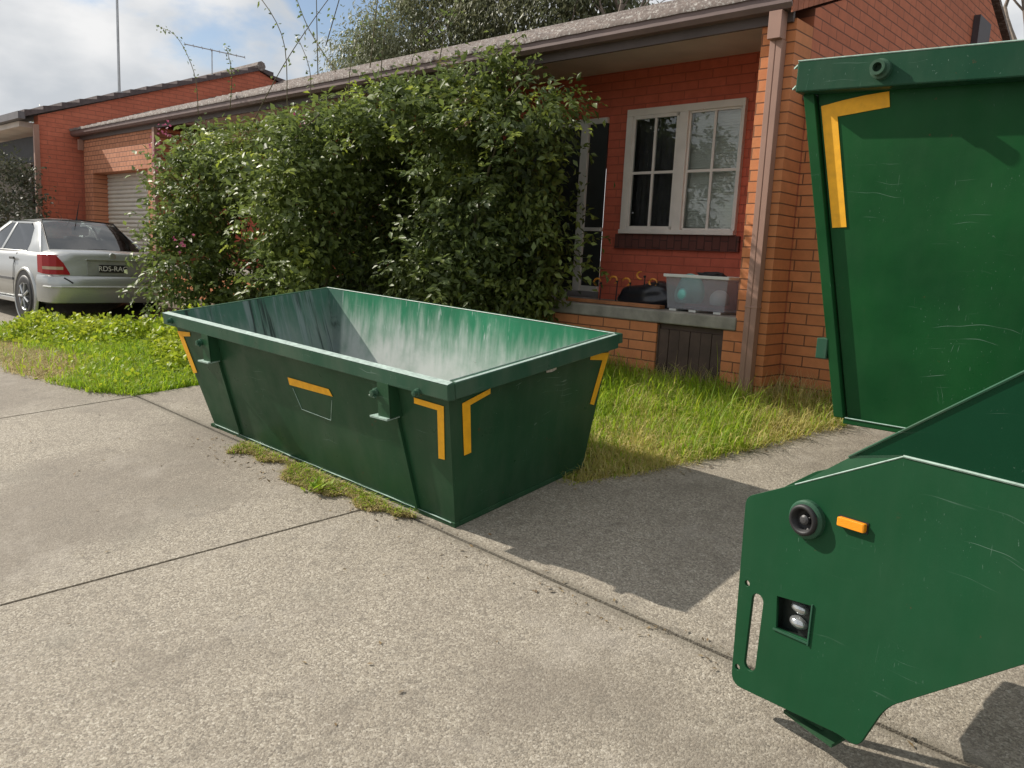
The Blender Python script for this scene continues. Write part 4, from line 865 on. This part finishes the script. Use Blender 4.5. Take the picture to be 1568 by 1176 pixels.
V, F = merge([lump_leaves(LUMP2, 760, 44, .080, .040, .13, hang=.6, cut=above2, depth=(.62, 1.02)), lump_leaves(LUMP2, 300, 30, .08, .05, .15, (.35, .6), cut=above), sprays(LUMP2, 340, .40, .075, .038)]); fast_mesh("foliage", V, F, LEAFD, shr)
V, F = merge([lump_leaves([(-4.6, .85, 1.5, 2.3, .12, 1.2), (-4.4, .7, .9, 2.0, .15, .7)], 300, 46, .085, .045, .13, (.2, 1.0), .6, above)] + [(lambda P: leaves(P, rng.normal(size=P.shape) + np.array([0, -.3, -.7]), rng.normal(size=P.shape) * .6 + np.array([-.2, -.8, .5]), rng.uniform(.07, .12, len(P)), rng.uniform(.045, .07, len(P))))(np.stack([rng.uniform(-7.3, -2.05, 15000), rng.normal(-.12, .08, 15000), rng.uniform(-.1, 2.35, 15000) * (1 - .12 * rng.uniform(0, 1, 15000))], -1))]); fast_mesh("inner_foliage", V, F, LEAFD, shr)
V, F = sprays([(-2.6, -.5, 2.3, .5, .4, .3), (-5.2, -1.0, 2.0, .7, .4, .4), (-6.6, -1.1, 1.7, .6, .4, .5)], 26, .34, .06, .026); fast_mesh("dead_sprays", V, F, leaf_mat("brown_dead_leaves", [(.14, .09, .045), (.22, .15, .07), (.09, .06, .035)], .8, .2), shr)
V, F = merge([sprays([(-2.3, -.45, 2.1, .55, .45, .5), (-3.6, -.8, 2.3, .8, .5, .4)], 46, .34, .07, .036), sprays([(-4.5, -1.3, 1.6, .5, .45, .7), (-5.3, -1.1, 1.0, .8, .4, .5), (-6.4, -.9, 2.0, .9, .5, .5)], 46, .40, .075, .04)]); fast_mesh("young_sprays", V, F, YLEAF, shr)
def cane(pts, r0, r1, n=14):
    P = [Vector(p) for p in pts]; out = []
    for i in range(n + 1):
        q = i / n * (len(P) - 1); a = min(int(q), len(P) - 2); f_ = q - a
        p0, p1, p2, p3 = P[max(a - 1, 0)], P[a], P[a + 1], P[min(a + 2, len(P) - 1)]
        out.append(.5 * ((2 * p1) + (p2 - p0) * f_ + (2 * p0 - 5 * p1 + 4 * p2 - p3) * f_ ** 2 + (3 * p1 - p0 - 3 * p2 + p3) * f_ ** 3))
    return out, [r0 + (r1 - r0) * i / n for i in range(n + 1)]
STEM = plain("green_brown_stems", (.13, .11, .06), .8, 0, .3, 20)
CANES = [[(-6.4, -.9, .0), (-6.0, -.9, 1.4), (-5.2, -.7, 2.4)], [(-5.0, -.9, -.1), (-4.6, -.8, 1.2), (-4.2, -.7, 2.3)], [(-3.0, -.4, -.1), (-2.9, -.4, 1.2), (-2.6, -.3, 2.4)], [(-6.9, -1.2, .1), (-7.1, -1.0, 1.2), (-7.4, -.8, 2.1)],
         [(-6.9, -.7, 2.3), (-6.0, -.7, 3.1), (-5.0, -.7, 3.75), (-4.3, -.7, 4.05)], [(-6.0, -.6, 2.7), (-6.1, -.6, 3.5), (-6.6, -.7, 4.1), (-7.2, -.7, 4.22)], [(-5.35, -.6, 3.0), (-5.4, -.6, 3.9), (-5.45, -.6, 5.2)],
         [(-8.3, -.6, 2.8), (-8.4, -.6, 3.35), (-8.9, -.6, 3.9), (-9.5, -.6, 4.15)], [(-7.4, -.6, 2.8), (-7.35, -.6, 3.25), (-7.5, -.6, 3.6)], [(-5.2, -.6, 3.3), (-4.9, -.5, 4.2), (-4.7, -.5, 4.9)], [(-4.5, -.5, 3.0), (-4.35, -.5, 3.8), (-4.0, -.5, 4.3)],
         [(-4.4, -1.2, 2.4), (-4.75, -1.5, 1.9), (-4.95, -1.7, 1.3), (-5.1, -1.75, .8)], [(-5.0, -.6, 3.0), (-5.6, -.6, 3.6), (-6.1, -.6, 4.4)], [(-2.6, -.5, 2.4), (-2.35, -.45, 2.55), (-2.2, -.35, 2.85)], [(-3.2, -.5, 2.6), (-2.7, -.5, 2.85), (-2.35, -.4, 3.05)], [(-4.9, -.5, 2.4), (-4.85, -.5, 3.1), (-4.6, -.5, 3.55)], [(-4.3, -.5, 2.5), (-4.35, -.45, 3.2), (-4.15, -.5, 3.75)], [(-3.9, -.5, 2.6), (-3.7, -.5, 3.15), (-3.25, -.5, 3.4)], [(-5.6, -.6, 2.3), (-5.5, -.6, 3.0), (-5.8, -.6, 3.5)], [(-3.4, -.5, 2.7), (-3.35, -.45, 3.2), (-3.1, -.45, 3.5)]]
tips = []
for i, c_ in enumerate(CANES):
    p_, r_ = cane(c_, .022 if i < 4 else .007, .010 if i < 4 else .003); mb = MB(); mb.tube(p_, r_, 6); mb.build("stem", STEM, shr)
    if i >= 4:
        for q in p_[3:]:
            for _ in range(3 if i not in (6, 4) else 1): tips.append(np.array(q) + rng.normal(0, .025, 3))
tips = np.array(tips); V, F = leaves(tips, rng.normal(size=tips.shape) + np.array([0, 0, -.2]), rng.normal(size=tips.shape) + np.array([0, 0, .8]), rng.uniform(.035, .065, len(tips)), rng.uniform(.02, .034, len(tips))); fast_mesh("cane_leaves", V, F, LEAF, shr)
fl_ = []
for c_ in ((-8.9, -.95, 2.35), (-6.1, -1.9, 1.0), (-9.3, -.7, 2.1), (-7.5, -1.5, 2.0), (-8.2, -1.1, 2.5), (-4.6, -1.3, 2.3)):
    for _ in range(14): fl_.append(np.array(c_) + rng.normal(0, .05, 3))
fl_ = np.array(fl_); V, F = leaves(fl_, rng.normal(size=fl_.shape), rng.normal(size=fl_.shape), .045, .04); fast_mesh("blossoms", V, F, leaf_mat("pink_petals", [(.30, .06, .14), (.42, .12, .2)], .5, .4), shr)
# low leafy shrub mass at its foot, bright green
low = thing("leafy_weed_clump", "bright green leafy weeds heaped between the silver car and the skip", "weeds", at=(-5.6, -2.2, -.1))
WEED = leaf_mat("bright_weed_leaves", [(.26, .36, .025), (.35, .45, .03), (.18, .28, .025), (.42, .50, .035), (.46, .50, .045)], .55, .45, (1.5, .4))
def mound(cs, n, ln, wd):
    P = []
    for (x, y_, r_, h_) in cs:
        k = int(n * r_ * r_ * (.6 + h_)); a = rng.uniform(0, 2 * np.pi, k); q = np.sqrt(rng.uniform(0, 1, k)); px, py = x + r_ * q * np.cos(a), y_ + r_ * q * np.sin(a); top = h_ * (1 - q ** 2.2) * rng.uniform(.75, 1.1, k)
        P.append(np.stack([px, py, gz(px, py) + top * rng.uniform(.35, 1.0, k) + .01], -1))
    P = np.concatenate(P); A = rng.normal(size=P.shape) + np.array([0, 0, .15]); N_ = rng.normal(size=P.shape) * .55 + np.array([0, 0, 1.]); s = rng.uniform(.6, 1.3, len(P)); return leaves(P, A, N_, ln * s, wd * s, .15)
V, F = mound([(-5.0, -2.15, .55, .42), (-4.3, -1.9, .55, .5), (-5.7, -2.0, .5, .40), (-6.4, -2.3, .5, .32), (-7.1, -2.5, .5, .30), (-7.8, -2.55, .5, .28), (-8.4, -2.7, .45, .32), (-3.7, -1.6, .6, .55), (-8.9, -2.55, .35, .25), (-4.6, -2.4, .4, .26), (-3.1, -1.35, .6, .5), (-2.4, -1.1, .5, .4)], 5200, .055, .044); fast_mesh("foliage", V, F, WEED, low)
# grasses
def scatter(poly, n, dens=None):
    xs = [p[0] for p in poly]; ys = [p[1] for p in poly]; x = rng.uniform(min(xs), max(xs), n); y = rng.uniform(min(ys), max(ys), n); m = inpoly(x, y, poly); x, y = x[m], y[m]
    if dens is not None: m = rng.uniform(0, 1, len(x)) < dens(x, y); x, y = x[m], y[m]
    return np.stack([x, y, gz(x, y) - .03], -1)
GR1 = leaf_mat("fresh_grass", [(.27, .44, .02), (.37, .52, .028), (.19, .36, .02), (.48, .55, .05), (.30, .42, .035)], .6, .5, (2.0, .3))
GR2 = leaf_mat("yellowing_grass", [(.56, .50, .13), (.70, .60, .24), (.42, .44, .08), (.80, .68, .36), (.60, .53, .17)], .7, .5, (2.0, .3))
GR3 = leaf_mat("dry_grass", [(.60, .48, .24), (.48, .41, .15), (.70, .57, .32), (.34, .30, .11)], .7, .4, (2.0, .3))
gp = [(-3.3, -2.6), (-3.95, -2.72), (-4.04, -3.30), (-4.5, -3.5), (-4.95, -3.6), (-5.9, -3.75), (-6.75, -3.62), (-8.6, -3.3), (-9.6, -2.75), (-9.2, -1.8), (-6, -1.2), (-3, -1.3)]
def patchy(x, y): return .55 + .45 * np.sin(x * 3.1 + 1.7 * np.sin(y * 2.3)) * np.sin(y * 4.3 + x)
P = scatter(gp, 95000); edge = np.clip((-2.75 - P[:, 1]) / .6, 0, 1) * np.clip((-4.6 - P[:, 0]) / 1.5, 0, 1) * 1.15
dry = rng.uniform(0, 1, len(P)) < np.clip(edge * 1.5 * (.6 + .6 * patchy(P[:, 0] * 1.3, P[:, 1] * 1.3)), 0, .96); fr_ = P[~dry]
V, F = blades(fr_, rng.uniform(.05, .17, len(fr_)) * (.7 + .5 * patchy(fr_[:, 0], fr_[:, 1])), rng.uniform(.006, .012, len(fr_)), rng.uniform(.2, 1.1, len(fr_))); g1 = fast_mesh("lush_grass", V, F, GR1); tag(g1, kind='stuff')
dr = P[dry]; V, F = blades(dr, rng.uniform(.03, .09, len(dr)), rng.uniform(.004, .008, len(dr)), rng.uniform(.6, 1.6, len(dr))); g2 = fast_mesh("dry_grass_edge", V, F, GR3); tag(g2, kind='stuff')
P = scatter(gp, 9000, lambda x, y: np.clip(patchy(x, y), .1, 1) * np.clip(1 - 1.4 * np.clip((-2.75 - y) / .6, 0, 1) * np.clip((-4.6 - x) / 1.5, 0, 1), 0, 1)); P[:, 2] += rng.uniform(.02, .12, len(P)); s = rng.uniform(.6, 1.3, len(P)); V, F = leaves(P, rng.normal(size=P.shape) + np.array([0, 0, .2]), rng.normal(size=P.shape) * .5 + np.array([0, 0, 1]), .05 * s, .042 * s, .12); g3 = fast_mesh("clover_patch", V, F, WEED); tag(g3, kind='stuff')
rp_ = [(.92, .3), (.90, -.26), (.73, -.80), (.46, -1.55), (.33, -1.86), (.06, -2.36), (-1.0, -2.3), (-2.0, -1.9), (-2.6, -.6), (-2.4, 0), (-.9, 0), (-.9, .06), (-.26, .06), (-.26, 0), (.12, 0), (.12, .3)]
P = scatter(rp_, 120000, lambda x, y: .45 + .55 * np.clip(patchy(x * 2.1, y * 2.1), 0, 1)); yel = np.clip(.16 + .62 * (P[:, 0] + .9) / 1.6 + .25 * np.sin(P[:, 0] * 5 + P[:, 1] * 3) + np.clip(-1.2 - P[:, 1], 0, 1) * .5, .03, .93); u = rng.uniform(0, 1, len(P)); A_ = P[u > yel]; B2 = P[u <= yel]
hh = lambda q: .55 + .45 * np.clip((q[:, 1] + 2.2) / 1.6, 0, 1) + .25 * patchy(q[:, 0] * 1.7, q[:, 1] * 1.7)
V, F = blades(A_, rng.gamma(4, .025, len(A_)) * hh(A_), rng.uniform(.004, .010, len(A_)), rng.uniform(.2, 1.1, len(A_))); g4 = fast_mesh("green_grass", V, F, GR1); tag(g4, kind='stuff')
V, F = blades(B2, rng.gamma(4, .021, len(B2)) * hh(B2), rng.uniform(.0035, .007, len(B2)), rng.uniform(.5, 1.5, len(B2))); g5 = fast_mesh("yellow_grass", V, F, GR2); tag(g5, kind='stuff')
P = scatter([(-2.15, -3.27), (-2.1, -3.45), (-1.6, -3.48), (-.5, -3.38), (-.30, -3.26)], 26000, lambda x, y: np.clip(1.5 - np.abs(y + 3.28 + .03 * np.sin(x * 9)) / (.09 + .05 * np.sin(x * 5.1 + 1) + .03 * np.sin(x * 17)) , 0, 1)); P[:, 2] += .03
V, F = blades(P, rng.uniform(.015, .055, len(P)), rng.uniform(.003, .007, len(P)), rng.uniform(.7, 1.7, len(P))); g6 = fast_mesh("joint_grass", V, F, GR3); tag(g6, kind='stuff')
m_ = rng.uniform(0, 1, len(P)) < .22; V, F = blades(P[m_], rng.uniform(.02, .07, m_.sum()), rng.uniform(.004, .008, m_.sum()), rng.uniform(.5, 1.4, m_.sum())); g7 = fast_mesh("joint_grass_green", V, F, GR1); tag(g7, kind='stuff')
lt = []
for poly, n_ in (([(-9.5, -2.9), (-6.75, -3.75), (-4.95, -3.70), (-3.95, -3.38), (-4.05, -3.2), (-6.7, -3.5), (-9.3, -2.7)], 260), ([(.05, -2.55), (.55, -1.75), (.92, -.6), (1.0, .1), (.85, -.3), (.35, -1.8)], 260), ([(-2.6, -3.6), (-.2, -3.5), (2.4, -3.32), (2.4, -3.22), (-.2, -3.2), (-2.6, -3.2)], 260), ([(-4, -5), (2, -5), (2, -3), (-4, -3)], 60)):
    q_ = scatter(poly, n_ * 3); q_[:, 2] += .036; lt.append(q_[:n_])
lt = np.concatenate(lt); A = rng.normal(size=lt.shape); A[:, 2] *= .15; N_ = rng.normal(size=lt.shape) * .25 + np.array([0, 0, 1.]); sz = rng.uniform(.3, 1.1, len(lt))
V, F = leaves(lt, A, N_, .035 * sz, .013 * sz, .15); g9 = fast_mesh("leaf_litter", V, F, leaf_mat("brown_leaf_litter", [(.16, .10, .05), (.25, .17, .08), (.09, .06, .035), (.33, .25, .13)], .8, .15)); tag(g9, kind='stuff')
# dry stalks by the wall and a dandelion-like weed at the skip's foot
P = scatter([(-1.6, -.25), (-.9, -.12), (.12, -.2), (.9, .0), (.9, .25), (.15, .26), (.1, -.05), (-1.6, -.02)], 1600); V, F = blades(P, rng.uniform(.12, .38, len(P)), rng.uniform(.003, .005, len(P)), rng.uniform(.2, 1.2, len(P))); g8 = fast_mesh("dry_stalks", V, F, GR3); tag(g8, kind='stuff')
wd_ = thing("weed", "small green rosette weed growing from the joint at the skip's foot", "weed", at=(-1.05, -3.40, gz(-1.05, -3.4)))
P = np.tile([[-1.05, -3.40, gz(-1.05, -3.4) + .012]], (46, 1)) + rng.normal(0, .03, (46, 3)) * np.array([1, 1, .25]); A = rng.normal(size=P.shape); A[:, 2] = np.abs(A[:, 2]) * .5 + .1; V, F = leaves(P, A, np.tile([[0, 0, 1.]], (46, 1)), rng.uniform(.05, .10, 46), .028, .1); fast_mesh("leaves", V, F, GR1, wd_)

# ------------------------------------------------------------------ trees
def branch_tree(base, h, seed, spread=.5, levels=4, r0=.12, fan=3):
    rs = random.Random(seed); mb = MB(); mbt = MB(); ends = []
    def grow(p, d, ln, r_, lv):
        pts = [p]; q = p.copy(); dd = d.copy()
        for k in range(4):
            dd = (dd + Vector((rs.gauss(0, .13), rs.gauss(0, .13), rs.gauss(.03, .08)))).normalized(); q = q + dd * ln / 4; pts.append(q.copy())
        (mbt if lv == levels else mb).tube(pts, [r_ * (1 - .10 * k) for k in range(5)], 6 if lv > 1 else 4, cap=lv == levels)
        ends.append((pts[-1], dd, lv))
        if lv > 0:
            for k in range(fan + (1 if lv == levels else 0)):
                a = rs.uniform(0, 6.28); s_ = spread * rs.uniform(.6, 1.3); o = dd.orthogonal().normalized(); o.rotate(Matrix.Rotation(a, 3, dd)); nd = (dd + o * s_ * 1.1).normalized()
                grow(pts[rs.choice((2, 3, 4, 4))], nd, ln * rs.uniform(.58, .8), r_ * .58, lv - 1)
    grow(Vector(base), Vector((0, 0, 1)), h * .36, r0, levels); return mbt, mb, ends
def leafy_tree(name, label, base, h, lumps, mat, clusters, per, ln, wd, seed, hang=1.2, group=None):
    t_ = thing(name, label, "tree", at=base, group=group); mt, mbr, ends = branch_tree(base, h, seed, .45, 3, .16); mt.build("trunk", BARK, t_); mbr.build("limbs", BARK, t_)
    V, F = lump_leaves(lumps, clusters, per, ln, wd, .26, (.25, 1.05), hang); fast_mesh("crown", V, F, mat, t_); return t_
EUC = leaf_mat("grey_green_gum_leaves", [(.20, .23, .12), (.27, .29, .16), (.16, .19, .10), (.32, .33, .20)], .5, .3, (.5, .4))
EUC2 = leaf_mat("olive_gum_leaves", [(.13, .15, .075), (.18, .195, .095), (.10, .12, .06), (.24, .24, .13)], .5, .3, (.5, .4))
leafy_tree("gum_tree", "olive gum tree with drooping foliage behind the middle of the roof ridge", (-13.4, 11, 1.0), 8, [(-15.94, 11.0, 7.62, 2.05, 1.6, 1.37), (-13.96, 11.0, 6.62, 1.6, 1.5, 0.75), (-13.03, 11.0, 7.71, 1.95, 1.6, 1.08), (-11.2, 11.0, 7.6, 1.7, 1.5, 1.1), (-10.3, 11.0, 7.6, .9, 1.2, .8), (-15.76, 11.0, 9.6, 2.77, 1.6, 1.15), (-12.19, 11.0, 9.21, 2.13, 1.6, 1.04), (-10.9, 11.0, 7.0, .7, 1.2, 0.6)], EUC2, 3000, 36, .17, .052, 3)
leafy_tree("gum_tree", "paler grey green gum tree furthest left behind the roof beside the blue sky", (-17.0, 9.5, 1.0), 5.6, [(-18.08, 9.5, 6.54, .95, 1.1, 0.85), (-16.52, 9.5, 7.0, 0.87, 1.4, 1.15), (-17.09, 9.5, 5.96, 1.15, 1.2, 0.59)], EUC, 900, 36, .15, .045, 5)
def bare(label, base, h, seed, lev=5, spread=.6, r0=.11):
    t_ = thing("bare_tree", label, "tree", at=base); mt, mbr, e = branch_tree(base, h, seed, spread, lev, r0, 2); mt.build("trunk", BARK, t_); mbr.build("branches", BARK, t_)
bare("bare grey tree with leafless branches behind the roof above the window", (-8.4, 11.0, 1.0), 10.5, 11, 5, .6, .2)
bare("bare tree showing between the gable end and the right edge of the picture", (-1.5, 14.0, 1.2), 8.5, 23, 5, .6, .2)
sh2 = thing("garden_shrub", "dark small leaved shrub in front of the neighbour's window at the left edge", "shrub", at=(-13.6, -1.5, .3))
V, F = lump_leaves([(-13.9, -1.5, 1.55, .75, .55, .65), (-13.4, -1.6, 1.0, .65, .5, .6), (-14.4, -1.5, 2.0, .6, .5, .55)], 260, 34, .075, .04, .13, (.5, 1.08)); fast_mesh("foliage", V, F, leaf_mat("grey_green_shrub_leaves", [(.05, .06, .03), (.075, .085, .045), (.035, .045, .025), (.13, .13, .09)], .5, .3), sh2)
mb = MB(); mb.tube([(-13.7, -1.5, .2), (-13.75, -1.5, 1.0), (-14.0, -1.5, 1.8)], [.03, .025, .015], 6); mb.build("stem", STEM, sh2)
for base, lab in (((-61, 16, 1.0), "distant tree top poking over the neighbour's roof line"), ((-74, 17, 1.0), "most distant tree top at the far left edge of the roof line")):
    bx, by, _ = base; leafy_tree("distant_tree", lab, base, 8, [(bx, by, 9.0, 2.0, 1.6, 1.6), (bx - 2.2, by, 8.2, 1.4, 1.2, 1.2), (bx + 1.9, by, 8.3, 1.4, 1.2, 1.2)], EUC2, 160, 26, .3, .12, int(-bx))
